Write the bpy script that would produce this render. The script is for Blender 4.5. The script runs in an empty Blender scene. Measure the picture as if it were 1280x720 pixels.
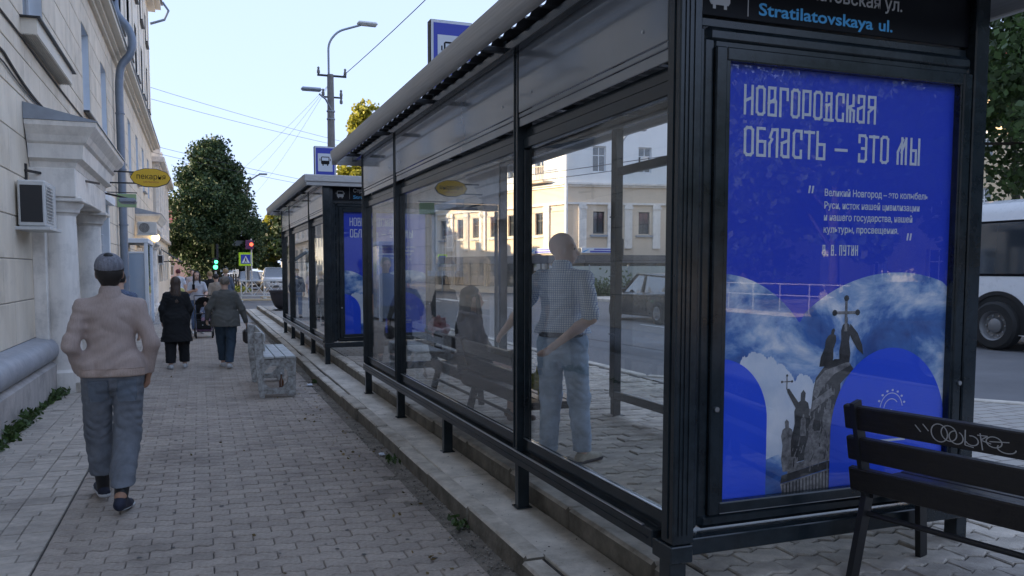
import bpy, math, random
import numpy as np
from mathutils import Vector, Matrix
random.seed(7)
RNG = np.random.default_rng(7)
S = bpy.context.scene
COL = S.collection
R = math.radians

# ------------------------------------------------------------------ camera
cam_d = bpy.data.cameras.new("camera")
cam_d.sensor_width = 36.0
cam_d.lens = 1010.0 / 1280.0 * 36.0
cam_d.shift_x = 20.0 / 1280.0
cam_d.shift_y = 47.0 / 1280.0
cam_d.clip_start = 0.05
cam_d.clip_end = 3000
cam = bpy.data.objects.new("camera", cam_d)
COL.objects.link(cam)
cam.location = (0, 0, 1.7)
cam.rotation_euler = (R(90 - 4.02), 0, R(-20.07))
S.camera = cam

# ------------------------------------------------------------------ sky and sun
SUN_EL, SX, SY = 12.0, 0.97, -0.22          # travel direction of the light (horizontal)
W = bpy.data.worlds.new("World")
S.world = W
W.use_nodes = True
nt = W.node_tree
nt.nodes.clear()
sky = nt.nodes.new("ShaderNodeTexSky")
sky.sky_type = 'NISHITA'
sky.sun_disc = False
sky.sun_elevation = R(SUN_EL)
sky.sun_rotation = math.atan2(-SX, -SY)
sky.altitude = 50
sky.air_density = 1.0
sky.dust_density = 0.1
sky.ozone_density = 2.0
bg = nt.nodes.new("ShaderNodeBackground")
bg.inputs[1].default_value = 0.15
wo = nt.nodes.new("ShaderNodeOutputWorld")
# sky contrast flattened to lift the shaded street: one smooth curve and tint over the whole dome
gm = nt.nodes.new("ShaderNodeGamma")
gm.inputs[1].default_value = 0.13
tn = nt.nodes.new("ShaderNodeVectorMath")
tn.operation = 'MULTIPLY'
tn.inputs[1].default_value = (1.64, 1.95, 2.72)
nt.links.new(sky.outputs[0], gm.inputs[0])
nt.links.new(gm.outputs[0], tn.inputs[0])
nt.links.new(tn.outputs[0], bg.inputs[0])
nt.links.new(bg.outputs[0], wo.inputs[0])
sl = bpy.data.lights.new("sun", 'SUN')
sl.energy = 4.2
sl.angle = R(0.5)
sl.color = (1.0, 0.78, 0.52)
so = bpy.data.objects.new("sun", sl)
COL.objects.link(so)
_h = math.cos(R(SUN_EL))
_n = math.hypot(SX, SY)
so.rotation_euler = Vector((SX / _n * _h, SY / _n * _h, -math.sin(R(SUN_EL)))).to_track_quat('-Z', 'Y').to_euler()
so.location = (-30, 20, 30)
S.view_settings.view_transform = 'Standard'
S.view_settings.look = 'None'
S.view_settings.exposure = 1.57
S.view_settings.gamma = 1.0
S.cycles.max_bounces = 8
S.cycles.transparent_max_bounces = 24
S.cycles.use_denoising = True
S.cycles.caustics_reflective = False
S.cycles.caustics_refractive = False

# ------------------------------------------------------------------ helpers
class MB:
    """collects geometry for one mesh"""
    def __init__(s):
        s.v = []; s.f = []; s.m = []; s.mi = 0
    def add(s, vs, fs):
        b = len(s.v)
        s.v += [tuple(p) for p in vs]
        for f in fs:
            s.f.append(tuple(i + b for i in f)); s.m.append(s.mi)
        return s
    def box(s, a, b):
        x0, y0, z0 = [min(a[i], b[i]) for i in range(3)]
        x1, y1, z1 = [max(a[i], b[i]) for i in range(3)]
        return s.add([(x0,y0,z0),(x1,y0,z0),(x1,y1,z0),(x0,y1,z0),(x0,y0,z1),(x1,y0,z1),(x1,y1,z1),(x0,y1,z1)],
                     [(0,3,2,1),(4,5,6,7),(0,1,5,4),(1,2,6,5),(2,3,7,6),(3,0,4,7)])
    def cbox(s, a, b, c=0.005):
        lo = [min(a[i], b[i]) for i in range(3)]; hi = [max(a[i], b[i]) for i in range(3)]
        c = min(c, *[(hi[i]-lo[i])*0.45 for i in range(3)])
        vs = []; idx = {}
        for sx in (0,1):
            for sy in (0,1):
                for sz in (0,1):
                    sg = (sx,sy,sz)
                    for ax in range(3):
                        p = []
                        for i in range(3):
                            e = hi[i] if sg[i] else lo[i]
                            if i != ax: e += -c if sg[i] else c
                            p.append(e)
                        idx[(sg,ax)] = len(vs); vs.append(p)
        fs = []
        for ax in range(3):
            u, w = (ax+1)%3, (ax+2)%3
            for sd in (0,1):
                q = []
                for (a1,b1) in ((0,0),(1,0),(1,1),(0,1)):
                    g = [0,0,0]; g[ax]=sd; g[u]=a1; g[w]=b1
                    q.append(idx[(tuple(g),ax)])
                fs.append(q if sd else q[::-1])
            # edges along ax
            for (a1,b1) in ((0,0),(1,0),(1,1),(0,1)):
                g0=[0,0,0]; g0[u]=a1; g0[w]=b1; g1=list(g0); g1[ax]=1
                q=[idx[(tuple(g0),u)],idx[(tuple(g1),u)],idx[(tuple(g1),w)],idx[(tuple(g0),w)]]
                fs.append(q if (a1 ^ b1) else q[::-1])
        for sx in (0,1):
            for sy in (0,1):
                for sz in (0,1):
                    sg=(sx,sy,sz); q=[idx[(sg,0)],idx[(sg,1)],idx[(sg,2)]]
                    fs.append(q if (sx+sy+sz)%2==1 else q[::-1])
        return s.add(vs, fs)
    def beam(s, p, q, w, h, up=(0,0,1)):
        p=Vector(p); q=Vector(q); d=(q-p).normalized(); up=Vector(up)
        if abs(d.dot(up))>.98: up=Vector((0,1,0))
        r=d.cross(up).normalized(); u=r.cross(d)
        vs=[]
        for c in (p,q):
            for (a,b) in ((-1,-1),(1,-1),(1,1),(-1,1)): vs.append(c+r*a*w/2+u*b*h/2)
        return s.add(vs,[(3,2,1,0),(4,5,6,7),(0,1,5,4),(1,2,6,5),(2,3,7,6),(3,0,4,7)])
    def tube(s, pts, r, n=8, cap=True):
        pts=[Vector(p) for p in pts]; rs = r if isinstance(r,(list,tuple)) else [r]*len(pts)
        prev=None; vs=[]; fs=[]
        for i,p in enumerate(pts):
            d=(pts[min(i+1,len(pts)-1)]-pts[max(i-1,0)]).normalized()
            if prev is None:
                a=Vector((0,0,1)) if abs(d.z)<.9 else Vector((1,0,0))
                prev=d.cross(a).normalized()
            prev=(prev-d*prev.dot(d)).normalized(); b=d.cross(prev)
            for k in range(n):
                t=2*math.pi*k/n
                vs.append(p+prev*math.cos(t)*rs[i]+b*math.sin(t)*rs[i])
        for i in range(len(pts)-1):
            for k in range(n):
                k2=(k+1)%n
                fs.append((i*n+k,i*n+k2,(i+1)*n+k2,(i+1)*n+k))
        if cap:
            fs.append(tuple(range(n))[::-1]); fs.append(tuple((len(pts)-1)*n+k for k in range(n)))
        return s.add(vs,fs)
    def lathe(s, prof, c=(0,0,0), n=20, axis='z', cap=True):
        vs=[]; fs=[]
        for (r,h) in prof:
            for k in range(n):
                t=2*math.pi*k/n; a,b=r*math.cos(t),r*math.sin(t)
                p={'z':(a,b,h),'x':(h,a,b),'y':(b,h,a)}[axis]
                vs.append((p[0]+c[0],p[1]+c[1],p[2]+c[2]))
        for i in range(len(prof)-1):
            for k in range(n):
                k2=(k+1)%n; fs.append((i*n+k,i*n+k2,(i+1)*n+k2,(i+1)*n+k))
        if cap: fs.append(tuple(range(n))[::-1]); fs.append(tuple((len(prof)-1)*n+k for k in range(n)))
        return s.add(vs,fs)
    def prism(s, poly, fn, a, b):
        """poly: 2-D outline; fn(u,v,w)->xyz ; extruded from w=a to w=b"""
        n=len(poly); vs=[fn(u,v,a) for u,v in poly]+[fn(u,v,b) for u,v in poly]
        fs=[tuple(range(n))[::-1],tuple(range(n,2*n))]+[(i,(i+1)%n,n+(i+1)%n,n+i) for i in range(n)]
        return s.add(vs,fs)
    def move(s, d, rz=0.0):
        c,n=math.cos(rz),math.sin(rz)
        s.v=[(x*c-y*n+d[0],x*n+y*c+d[1],z+d[2]) for x,y,z in s.v]; return s
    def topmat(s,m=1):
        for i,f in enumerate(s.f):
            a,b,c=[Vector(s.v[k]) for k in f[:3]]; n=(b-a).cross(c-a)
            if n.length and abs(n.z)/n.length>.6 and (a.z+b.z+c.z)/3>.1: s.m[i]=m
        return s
    def mesh(s, name, mats, smooth=None, fix=True):
        me=bpy.data.meshes.new(name)
        me.from_pydata(s.v,[],s.f)
        for m in (mats if isinstance(mats,(list,tuple)) else [mats]): me.materials.append(m)
        if any(s.m): me.polygons.foreach_set('material_index', s.m)
        if fix:
            import bmesh
            bm=bmesh.new(); bm.from_mesh(me); bmesh.ops.recalc_face_normals(bm, faces=bm.faces); bm.to_mesh(me); bm.free()
        if smooth:
            me.polygons.foreach_set('use_smooth',[True]*len(me.polygons)); me.set_sharp_from_angle(angle=R(smooth))
        return me

def link(name, me, parent=None, loc=(0,0,0), rz=0.0):
    o=bpy.data.objects.new(name,me); COL.objects.link(o)
    o.location=loc; o.rotation_euler=(0,0,rz)
    if parent: o.parent=parent
    return o
def thing(name, label, cat, loc=(0,0,0), rz=0.0, group=None):
    o=link(name,None,None,loc,rz); o.empty_display_size=.2
    o['label']=label; o['category']=cat
    if group: o['group']=group
    return o
def tag(o, label, cat, group=None):
    o['label']=label; o['category']=cat
    if group: o['group']=group
    return o
def part(name, mb, mats, parent, smooth=None, world=False, label=None):
    if world:
        l=parent.location; p=parent.parent
        d=Vector(l)
        while p: d=d+Vector(p.location); p=p.parent
        mb.move((-d.x,-d.y,-d.z))
    o=link(name, mb.mesh(name,mats,smooth), parent)
    if label: o['label']=label
    return o
def solo(name, mb, mats, label, cat, base, smooth=None, group=None):
    """a thing that is one mesh, given in world coordinates"""
    mb.move((-base[0],-base[1],-base[2]))
    o=link(name, mb.mesh(name,mats,smooth), None, base); return tag(o,label,cat,group)
def struct(name, mb, mats, smooth=None):
    o=link(name, mb.mesh(name,mats,smooth)); o['kind']='structure'; return o
def copy_tree(o, parent=None):
    c=o.copy(); COL.objects.link(c); c.parent=parent
    for ch in list(o.children):
        copy_tree(ch,c)
    return c
def geo(name, verts, quads, mat, parent=None, kind=None):
    """fast mesh from numpy arrays (n,3) and (m,k)"""
    me=bpy.data.meshes.new(name); k=quads.shape[1]
    me.vertices.add(len(verts)); me.vertices.foreach_set('co',verts.astype(np.float32).ravel())
    me.loops.add(quads.size); me.loops.foreach_set('vertex_index',quads.astype(np.int32).ravel())
    me.polygons.add(len(quads)); me.polygons.foreach_set('loop_start',np.arange(0,quads.size,k,dtype=np.int32))
    me.update(calc_edges=True); me.validate()
    for m in (mat if isinstance(mat,(list,tuple)) else [mat]): me.materials.append(m)
    o=link(name,me,parent)
    if kind: o['kind']=kind
    return o

# ------------------------------------------------------------------ materials
def mat(name, col, rough=.6, metal=0.0, spec=.5, var=.0, scale=8.0, bump=0.0, bscale=60.0, col2=None, rnd=0.0,
        island=0.0, stain=0.0, sscale=1.1, drip=False, emit=None, estr=0.0, coat=0.0, streak=None, detail=6.0, trans=0.0):
    m=bpy.data.materials.new(name); m.use_nodes=True; t=m.node_tree; N=t.nodes; L=t.links
    b=N['Principled BSDF']
    b.inputs['Base Color'].default_value=(*col,1); b.inputs['Roughness'].default_value=rough
    b.inputs['Metallic'].default_value=metal; b.inputs['Specular IOR Level'].default_value=spec
    b.inputs['Coat Weight'].default_value=coat; b.inputs['Coat Roughness'].default_value=.06
    tc=N.new('ShaderNodeTexCoord'); src=tc.outputs['Object']
    out=None
    if var or col2:
        nz=N.new('ShaderNodeTexNoise'); nz.inputs['Scale'].default_value=scale; nz.inputs['Detail'].default_value=detail
        nz.inputs['Roughness'].default_value=.65
        if streak:
            mp=N.new('ShaderNodeMapping'); mp.inputs['Scale'].default_value=streak; L.new(src,mp.inputs[0]); L.new(mp.outputs[0],nz.inputs['Vector'])
        else: L.new(src,nz.inputs['Vector'])
        cr=N.new('ShaderNodeValToRGB'); cr.color_ramp.elements[0].position=.32; cr.color_ramp.elements[1].position=.68
        c2=col2 if col2 else tuple(min(1,c*(1+var)) for c in col)
        c1=col if col2 else tuple(c*(1-var) for c in col)
        cr.color_ramp.elements[0].color=(*c1,1); cr.color_ramp.elements[1].color=(*c2,1)
        L.new(nz.outputs[0],cr.inputs[0]); out=cr.outputs[0]
        if rough>.15:
            mr=N.new('ShaderNodeMapRange'); mr.inputs['To Min'].default_value=max(0,rough-.12); mr.inputs['To Max'].default_value=min(1,rough+.1)
            L.new(nz.outputs[0],mr.inputs['Value']); L.new(mr.outputs[0],b.inputs['Roughness'])
    for amt,kind in ((rnd,'o'),(island,'i')):
        if amt:
            if kind=='o': q=N.new('ShaderNodeObjectInfo').outputs['Random']
            else: q=N.new('ShaderNodeNewGeometry').outputs['Random Per Island']
            mr=N.new('ShaderNodeMapRange'); mr.inputs['To Min'].default_value=1-amt; mr.inputs['To Max'].default_value=1+amt
            L.new(q,mr.inputs['Value'])
            mx=N.new('ShaderNodeVectorMath'); mx.operation='SCALE'
            if out: L.new(out,mx.inputs[0])
            else: mx.inputs[0].default_value=col
            L.new(mr.outputs[0],mx.inputs['Scale']); out=mx.outputs[0]
    if stain:
        gp=N.new('ShaderNodeNewGeometry'); prod=None
        for sc_,lo_,pw in ((sscale,1-stain,.5),(sscale*4.3,1-stain*.6,.62)):
            nz=N.new('ShaderNodeTexNoise'); nz.inputs['Scale'].default_value=sc_; nz.inputs['Detail'].default_value=9; nz.inputs['Roughness'].default_value=.7; mpp=N.new('ShaderNodeMapping'); mpp.inputs['Scale'].default_value=(1,1,.13) if (drip and sc_>sscale) else (1,1,1); L.new(gp.outputs['Position'],mpp.inputs[0]); L.new(mpp.outputs[0],nz.inputs['Vector'])
            mr=N.new('ShaderNodeMapRange'); mr.inputs['From Min'].default_value=.36; mr.inputs['From Max'].default_value=pw; mr.inputs['To Min'].default_value=lo_; L.new(nz.outputs[0],mr.inputs['Value'])
            mx=N.new('ShaderNodeVectorMath'); mx.operation='SCALE'
            if out: L.new(out,mx.inputs[0])
            else: mx.inputs[0].default_value=col
            L.new(mr.outputs[0],mx.inputs['Scale']); out=mx.outputs[0]
    if out: L.new(out,b.inputs['Base Color'])
    if bump:
        n2=N.new('ShaderNodeTexNoise'); n2.inputs['Scale'].default_value=bscale; n2.inputs['Detail'].default_value=5
        L.new(src,n2.inputs['Vector'])
        bp=N.new('ShaderNodeBump'); bp.inputs['Strength'].default_value=bump; bp.inputs['Distance'].default_value=.01
        L.new(n2.outputs[0],bp.inputs['Height']); L.new(bp.outputs[0],b.inputs['Normal'])
    if emit:
        b.inputs['Emission Color'].default_value=(*emit,1); b.inputs['Emission Strength'].default_value=estr
    if trans:
        ts=N.new('ShaderNodeBsdfTranslucent'); ms=N.new('ShaderNodeMixShader'); ms.inputs[0].default_value=trans
        if out: L.new(out,ts.inputs[0])
        else: ts.inputs[0].default_value=(*col,1)
        L.new(b.outputs[0],ms.inputs[1]); L.new(ts.outputs[0],ms.inputs[2]); L.new(ms.outputs[0],N['Material Output'].inputs[0])
    m.diffuse_color=(*col,1)
    return m

def glass(name, tint=(.985,.995,.99), haze=0.0, f0=.05):
    m=bpy.data.materials.new(name); m.use_nodes=True; t=m.node_tree; N=t.nodes; L=t.links
    N.remove(N['Principled BSDF'])
    lw=N.new('ShaderNodeLayerWeight'); lw.inputs[0].default_value=.5
    p=N.new('ShaderNodeMath'); p.operation='POWER'; p.inputs[1].default_value=4.6; L.new(lw.outputs['Facing'],p.inputs[0])
    ma=N.new('ShaderNodeMath'); ma.operation='MULTIPLY_ADD'; ma.inputs[1].default_value=1-f0; ma.inputs[2].default_value=f0; L.new(p.outputs[0],ma.inputs[0])
    tr=N.new('ShaderNodeBsdfTransparent'); tr.inputs[0].default_value=(*tint,1)
    gl=N.new('ShaderNodeBsdfGlossy'); gl.inputs['Roughness'].default_value=.0
    a=tr.outputs[0]
    if haze:
        df=N.new('ShaderNodeBsdfDiffuse'); df.inputs[0].default_value=(.55,.57,.56,1)
        nz=N.new('ShaderNodeTexNoise'); nz.inputs['Scale'].default_value=2.5; nz.inputs['Detail'].default_value=5
        mr=N.new('ShaderNodeMapRange'); mr.inputs['From Min'].default_value=.3; mr.inputs['From Max'].default_value=.8
        mr.inputs['To Max'].default_value=haze; L.new(nz.outputs[0],mr.inputs['Value'])
        m0=N.new('ShaderNodeMixShader'); L.new(mr.outputs[0],m0.inputs[0]); L.new(a,m0.inputs[1]); L.new(df.outputs[0],m0.inputs[2]); a=m0.outputs[0]
    mx=N.new('ShaderNodeMixShader'); L.new(ma.outputs[0],mx.inputs[0]); L.new(a,mx.inputs[1]); L.new(gl.outputs[0],mx.inputs[2])
    L.new(mx.outputs[0],N['Material Output'].inputs[0])
    return m

M={}
M['paver']=mat('wave_paver_concrete',(.43,.37,.315),.78,var=.2,scale=38,bump=.7,bscale=190,stain=.30,rnd=.09,detail=9)
M['paver_i']=mat('wave_paver_concrete_mass',(.43,.37,.315),.78,var=.2,scale=38,bump=.7,bscale=190,stain=.30,island=.09,detail=9)
M['brickp']=mat('border_paver_concrete',(.48,.425,.365),.75,var=.16,scale=12,bump=.5,bscale=150,rnd=.12,stain=.25)
M['brickp_i']=mat('border_paver_concrete_mass',(.48,.425,.365),.75,var=.16,scale=12,bump=.5,bscale=150,island=.12,stain=.25)
M['plat']=mat('platform_paver_concrete',(.50,.445,.375),.8,var=.25,scale=7,bump=.6,bscale=90,rnd=.16,stain=.32)
M['plat_i']=mat('platform_paver_concrete_mass',(.50,.445,.375),.8,var=.25,scale=7,bump=.6,bscale=90,island=.16,stain=.32)
M['sand']=mat('joint_sand',(.06,.055,.05),.95,var=.4,scale=20,bump=.5)
M['dirt']=mat('gritty_dirt',(.11,.095,.075),.95,col2=(.30,.265,.22),scale=7,bump=.9,bscale=70)
M['kerb']=mat('grimy_kerb_concrete',(.10,.088,.068),.9,col2=(.24,.215,.175),scale=6,bump=.7,bscale=40,rnd=.1)  # kerb faces: real grime and their shade both put into this colour
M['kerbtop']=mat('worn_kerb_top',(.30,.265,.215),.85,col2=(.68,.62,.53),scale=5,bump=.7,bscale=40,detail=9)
M['slab']=mat('pale_slab_concrete',(.50,.45,.38),.85,col2=(.76,.70,.61),scale=2.6,bump=.5,bscale=45,rnd=.07,stain=.28,sscale=2.2)
M['asphalt']=mat('asphalt',(.11,.11,.115),.85,col2=(.16,.16,.165),scale=.8,bump=.5,bscale=120)
M['tar']=mat('tar_seam',(.03,.03,.032),.6)
M['soil']=mat('far_ground',(.08,.085,.06),.95,col2=(.13,.125,.09),scale=.3)
M['plaster']=mat('cream_plaster',(.74,.64,.50),.8,col2=(.84,.74,.60),scale=1.2,bump=.25,bscale=30,rnd=.04,stain=.20,sscale=.7,drip=True)
M['plaster2']=mat('pale_plaster',(.76,.70,.60),.8,var=.06,scale=.8,bump=.2,bscale=30)
M['joint']=mat('dark_groove',(.34,.31,.275),.9,var=.1,scale=3)
M['whitewash']=mat('white_trim_paint',(.88,.83,.76),.6,stain=.22,sscale=2.0,drip=True,var=.05,scale=3,bump=.15,bscale=20)
M['bluewhite']=mat('bluish_white_paint',(.70,.74,.78),.6,var=.05,scale=3,bump=.1)
M['plinth']=mat('grey_plinth_plaster',(.44,.41,.39),.8,col2=(.56,.52,.49),stain=.35,sscale=1.5,drip=True,scale=2.5,bump=.4,bscale=25)
M['plinthroll']=mat('painted_plinth_roll',(.27,.29,.33),.55,col2=(.40,.41,.44),scale=6,bump=.5,bscale=18)
M['zinc']=mat('zinc_sheet',(.28,.31,.35),.4,metal=.5,var=.12,scale=4)
M['pipe']=mat('grey_downpipe',(.20,.24,.30),.45,metal=.3,var=.1,scale=6)
M['steel']=mat('anthracite_paint',(.019,.027,.033),.2,spec=.5,stain=.35,sscale=4,var=.2,scale=7,detail=9)
M['steel2']=mat('anthracite_panel',(.165,.18,.20),.17,spec=.9,var=.04,scale=3,coat=.7)
M['gutter']=mat('grey_roof_fascia',(.44,.43,.42),.38,metal=.2,var=.18,scale=3,streak=(4,.5,30))
M['deck']=mat('dark_corrugated_deck',(.03,.032,.036),.5,var=.1,scale=4)
M['alu']=mat('worn_aluminium_edge',(.5,.52,.55),.3,metal=.9)
M['glass']=glass('shelter_glass',haze=.015,f0=.045)
M['pglass']=glass('poster_glass',tint=(.97,.97,.98),haze=.02,f0=.045)
M['winglass']=mat('dark_window_glass',(.035,.045,.055),.05,spec=.9,coat=1.0)
M['winlight']=mat('bluish_window_film',(.32,.40,.50),.12,spec=.9,coat=1.0)  # pale blue of the sky on the windows put into the glass colour
M['whiteframe']=mat('white_window_frame',(.72,.74,.76),.45)
M['darkmetal']=mat('black_metal',(.015,.015,.017),.45,spec=.5)
M['rubber']=mat('rubber',(.018,.018,.018),.8)
M['rim']=mat('silver_rim',(.42,.43,.45),.35,metal=.8)
M['blackwood']=mat('black_stained_wood',(.012,.010,.010),.42,col2=(.022,.019,.018),scale=8,streak=(1,14,14),bump=.3,bscale=40)
M['peel']=mat('peeling_white_paint',(.16,.14,.12),.8,col2=(.60,.62,.62),scale=16,bump=.6,bscale=30,detail=9)
M['peel2']=mat('worn_white_slats',(.42,.43,.42),.75,col2=(.62,.64,.64),scale=7,bump=.4,bscale=30)
M['green']=mat('dark_leaves',(.035,.060,.018),.55,island=.55,trans=.25)
M['linden']=mat('linden_leaves',(.034,.066,.022),.65,island=.3,trans=.12)
M['green2']=mat('mid_green_leaves',(.055,.095,.025),.55,island=.5,trans=.3)
M['yellow']=mat('yellowing_leaves',(.30,.29,.035),.55,island=.4,trans=.35)
M['ygreen']=mat('yellow_green_leaves',(.20,.21,.035),.55,island=.5,trans=.35)
M['bark']=mat('bark',(.07,.055,.042),.9,var=.3,scale=12,bump=.8,bscale=25)
M['cable']=mat('black_cable',(.035,.035,.04),.6)
M['white']=mat('white_plastic',(.70,.71,.71),.4,var=.04)
M['dwhite']=mat('dirty_white_casing',(.58,.58,.56),.5,var=.08,scale=5)
M['concrete']=mat('pole_concrete',(.22,.21,.20),.85,var=.15,scale=6,bump=.4)
M['blue']=mat('poster_blue_print',(.020,.060,.62),.45,spec=.3)
M['blue2']=mat('poster_deep_blue_print',(.022,.10,.85),.45,spec=.3)
M['print_white']=mat('white_print',(.72,.76,.82),.5,spec=.3)
M['stopblue']=mat('sign_blue',(.03,.05,.45),.4)
M['black']=mat('black_sign_face',(.004,.0045,.007),.35,spec=.15)
M['lightblue']=mat('light_blue_lettering',(.07,.38,.72),.5)
M['greyletter']=mat('grey_lettering',(.50,.50,.50),.5)
M['bronze']=mat('printed_bronze',(.008,.008,.009),.6,col2=(.07,.065,.06),scale=26,detail=9)
M['bronze2']=mat('printed_bronze_light',(.07,.065,.062),.6,col2=(.36,.34,.32),scale=40,detail=9)
# ------------------------------------------------------------------ ground, pavements, road
GE=struct('ground', MB().box((-300,-120,-.4),(400,500,-.06)), M['soil'])
struct('sidewalk_base', MB().box((-2.6,-4,-.05),(1.62,27,-.024)), M['sand'])

def brick_mat(name,c1,c2,mo,w,h):
    m=mat(name,c1,.8,bump=.4,bscale=120); t=m.node_tree; b=t.nodes.new('ShaderNodeTexBrick'); tc=t.nodes.new('ShaderNodeTexCoord')
    b.inputs['Color1'].default_value=(*c1,1); b.inputs['Color2'].default_value=(*c2,1); b.inputs['Mortar'].default_value=(*mo,1)
    b.inputs['Scale'].default_value=1; b.inputs['Brick Width'].default_value=w; b.inputs['Row Height'].default_value=h; b.inputs['Mortar Size'].default_value=.008
    t.links.new(tc.outputs['Object'],b.inputs[0]); t.links.new(b.outputs[0],t.nodes['Principled BSDF'].inputs['Base Color']); return m
FAR=brick_mat('far_pavers',(.29,.28,.27),(.35,.335,.32),(.13,.13,.12),.24,.125)
struct('far_sidewalk', MB().box((-6.5,27.001,-.05),(1.62,75,0)), FAR)

def wave_mesh(name, w, p, amp, per, m, gap=.0045, gy=.009, h=.05, half=0):
    """one interlocking paver; wavy long sides; 0: whole, 1: half"""
    ww=w/2 if half else w; n=8 if not half else 4
    def ring(ins,z):
        a=[]
        for i in range(n+1):
            x=-ww/2+gap/2+ins+(ww-gap-2*ins)*i/n
            a.append((x,-p/2+gy/2+ins+amp*math.sin(2*math.pi*(x+(w/4 if half else 0))/per),z))
        for i in range(n,-1,-1):
            x=-ww/2+gap/2+ins+(ww-gap-2*ins)*i/n
            a.append((x,p/2-gy/2-ins+amp*math.sin(2*math.pi*(x+(w/4 if half else 0))/per),z))
        return a
    k=2*(n+1); vs=ring(0,-h)+ring(0,-.006)+ring(.006,0)
    fs=[(i,(i+1)%k,k+(i+1)%k,k+i) for i in range(k)]+[(k+i,k+(i+1)%k,2*k+(i+1)%k,2*k+i) for i in range(k)]
    # top as strips of quads
    for i in range(n): fs.append((2*k+i,2*k+i+1,2*k+k-2-i,2*k+k-1-i))
    mb=MB().add(vs,fs); return mb.mesh(name,m,fix=False), np.array(vs), [f for f in fs]

def lay_wave(parent, parent2, x0, x1, y0, y1, w, p, amp, per, m1, m2, vis, jit=.0012, tilt=.006, cut=True, visx=None):
    me,V,F=wave_mesh('paver',w,p,amp,per,m1); meh,Vh,Fh=wave_mesh('paver',w,p,amp,per,m1,half=1)
    pieces=[]; row=0; y=y0
    while y<y1:
        off=(row%2)*w/2; x=x0+off
        if off and cut: pieces.append((x0+w/4,y,1))
        while x+w*.6<x1: pieces.append((x+w/2,y,0)); x+=w
        if x+w*.2<x1 and RNG.random()<.8: pieces.append((x+w/4,y,1))
        y+=p; row+=1
    pieces=[(x,y,h) for x,y,h in pieces if RNG.random()>.0]
    ind=[q for q in pieces if q[1]>=vis and (visx is None or visx[0]<=q[0]<=visx[1])]
    ind.sort(key=lambda q: math.hypot(q[0],q[1])); ind=ind[:296]; s=set(ind)
    for (x,y,h) in ind:
        o=link('paver', meh if h else me, parent, (x,y,RNG.normal(0,jit)))
        o.rotation_euler=(RNG.normal(0,tilt),RNG.normal(0,tilt),RNG.normal(0,tilt*.7))
    AV=[];AF=[];b=0
    for q in pieces:
        if q in s: continue
        v=(Vh if q[2] else V).copy()
        v[:,2]+=v[:,0]*RNG.normal(0,tilt)+v[:,1]*RNG.normal(0,tilt)+RNG.normal(0,jit)
        v[:,0]+=q[0]; v[:,1]+=q[1]; AV.append(v)
        AF.append(np.array(Fh if q[2] else F)+b); b+=len(v)
    geo('paver_field',np.concatenate(AV),np.concatenate(AF),m2,parent,'stuff')

SW=link('sidewalk',MB().box((-.93,-4,-.020),(1.42,27,-.0165)).mesh('sidewalk',M['sand'])); SW['kind']='structure'
lay_wave(SW,None,-.925,1.42,1.5,27,.24,.125,.0155,.12,M['paver'],M['paver_i'],4.15)

# border of rectangular pavers along the wall
BD=link('paved_border',MB().box((-2.2,-4,-.022),(-.932,27,-.0195)).mesh('paved_border',M['sand'])); BD['kind']='structure'
bp=[]
for c in range(4):
    xa=-.935-.31*(c+1); y=1.5; 
    while y<26.9:
        d=random.choice((.11,.11,.14,.18)); k=random.choice((1,2,2,2))
        cuts=[0]+sorted({1:[],2:[random.choice((.4,.5,.62))],3:[.33,.66]}[k])+[1]
        for a,b in zip(cuts,cuts[1:]): bp.append((xa+.31*(a+b)/2,y+d/2,.31*(b-a)-.006,d-.011))
        y+=d
bp_i=[q for q in bp if q[0]>-2.02 and q[1]>4.9][:2000]; bp_i.sort(key=lambda q:q[1]); bp_i=bp_i[:296]; bs=set(bp_i); cache={}
for q in bp_i:
    key=(round(q[2],3),round(q[3],3))
    if key not in cache: cache[key]=MB().cbox((-key[0]/2,-key[1]/2,-.05),(key[0]/2,key[1]/2,0),.005).mesh('paver',M['brickp'])
    o=link('paver',cache[key],BD,(q[0],q[1],RNG.normal(0,.0015))); o.rotation_euler=(RNG.normal(0,.005),RNG.normal(0,.006),RNG.normal(0,.005))
mb=MB()
for q in bp:
    if q in bs: continue
    z=RNG.normal(0,.0015); mb.cbox((q[0]-q[2]/2,q[1]-q[3]/2,-.05),(q[0]+q[2]/2,q[1]+q[3]/2,z),.005)
o=link('paver_field',mb.mesh('paver_field',M['brickp_i'],fix=False),BD); o['kind']='stuff'

# dirt strip, kerb, slab strip, platform
struct('dirt_strip', MB().box((1.34,-4,-.05),(1.63,33,-.009)), M['dirt'])
def stones(name,n,x0,x1,y0,y1,z,r0,r1,m,dens=None):
    base=np.array([(1,0,0),(-1,0,0),(0,1,0),(0,-1,0),(0,0,1),(0,0,-1)],float)
    F=np.array([(0,2,4),(2,1,4),(1,3,4),(3,0,4),(2,0,5),(1,2,5),(3,1,5),(0,3,5)])
    V=[];FF=[]
    for i in range(n):
        r=r0*(r1/r0)**(RNG.random()**2.5); v=base*r*RNG.uniform(.6,1.25,(6,1)); v[:,2]*=.6; a=RNG.uniform(0,6.28)
        c,s_=math.cos(a),math.sin(a); v[:,:2]=v[:,:2]@np.array([[c,-s_],[s_,c]])
        y=y0+(y1-y0)*RNG.random()**1.6; v+=np.array([RNG.uniform(x0,x1),y,z]); V.append(v); FF.append(F+6*i)
    o=geo(name,np.concatenate(V),np.concatenate(FF),m); return o
M['grit']=mat('loose_grit',(.24,.22,.19),.9,island=.6)
gr=stones('loose_gravel',5200,1.40,1.63,3.4,22,-.002,.003,.013,M['grit']); gr['kind']='stuff'; tag(gr,'loose gravel and grit along the foot of the kerb','gravel')
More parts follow.
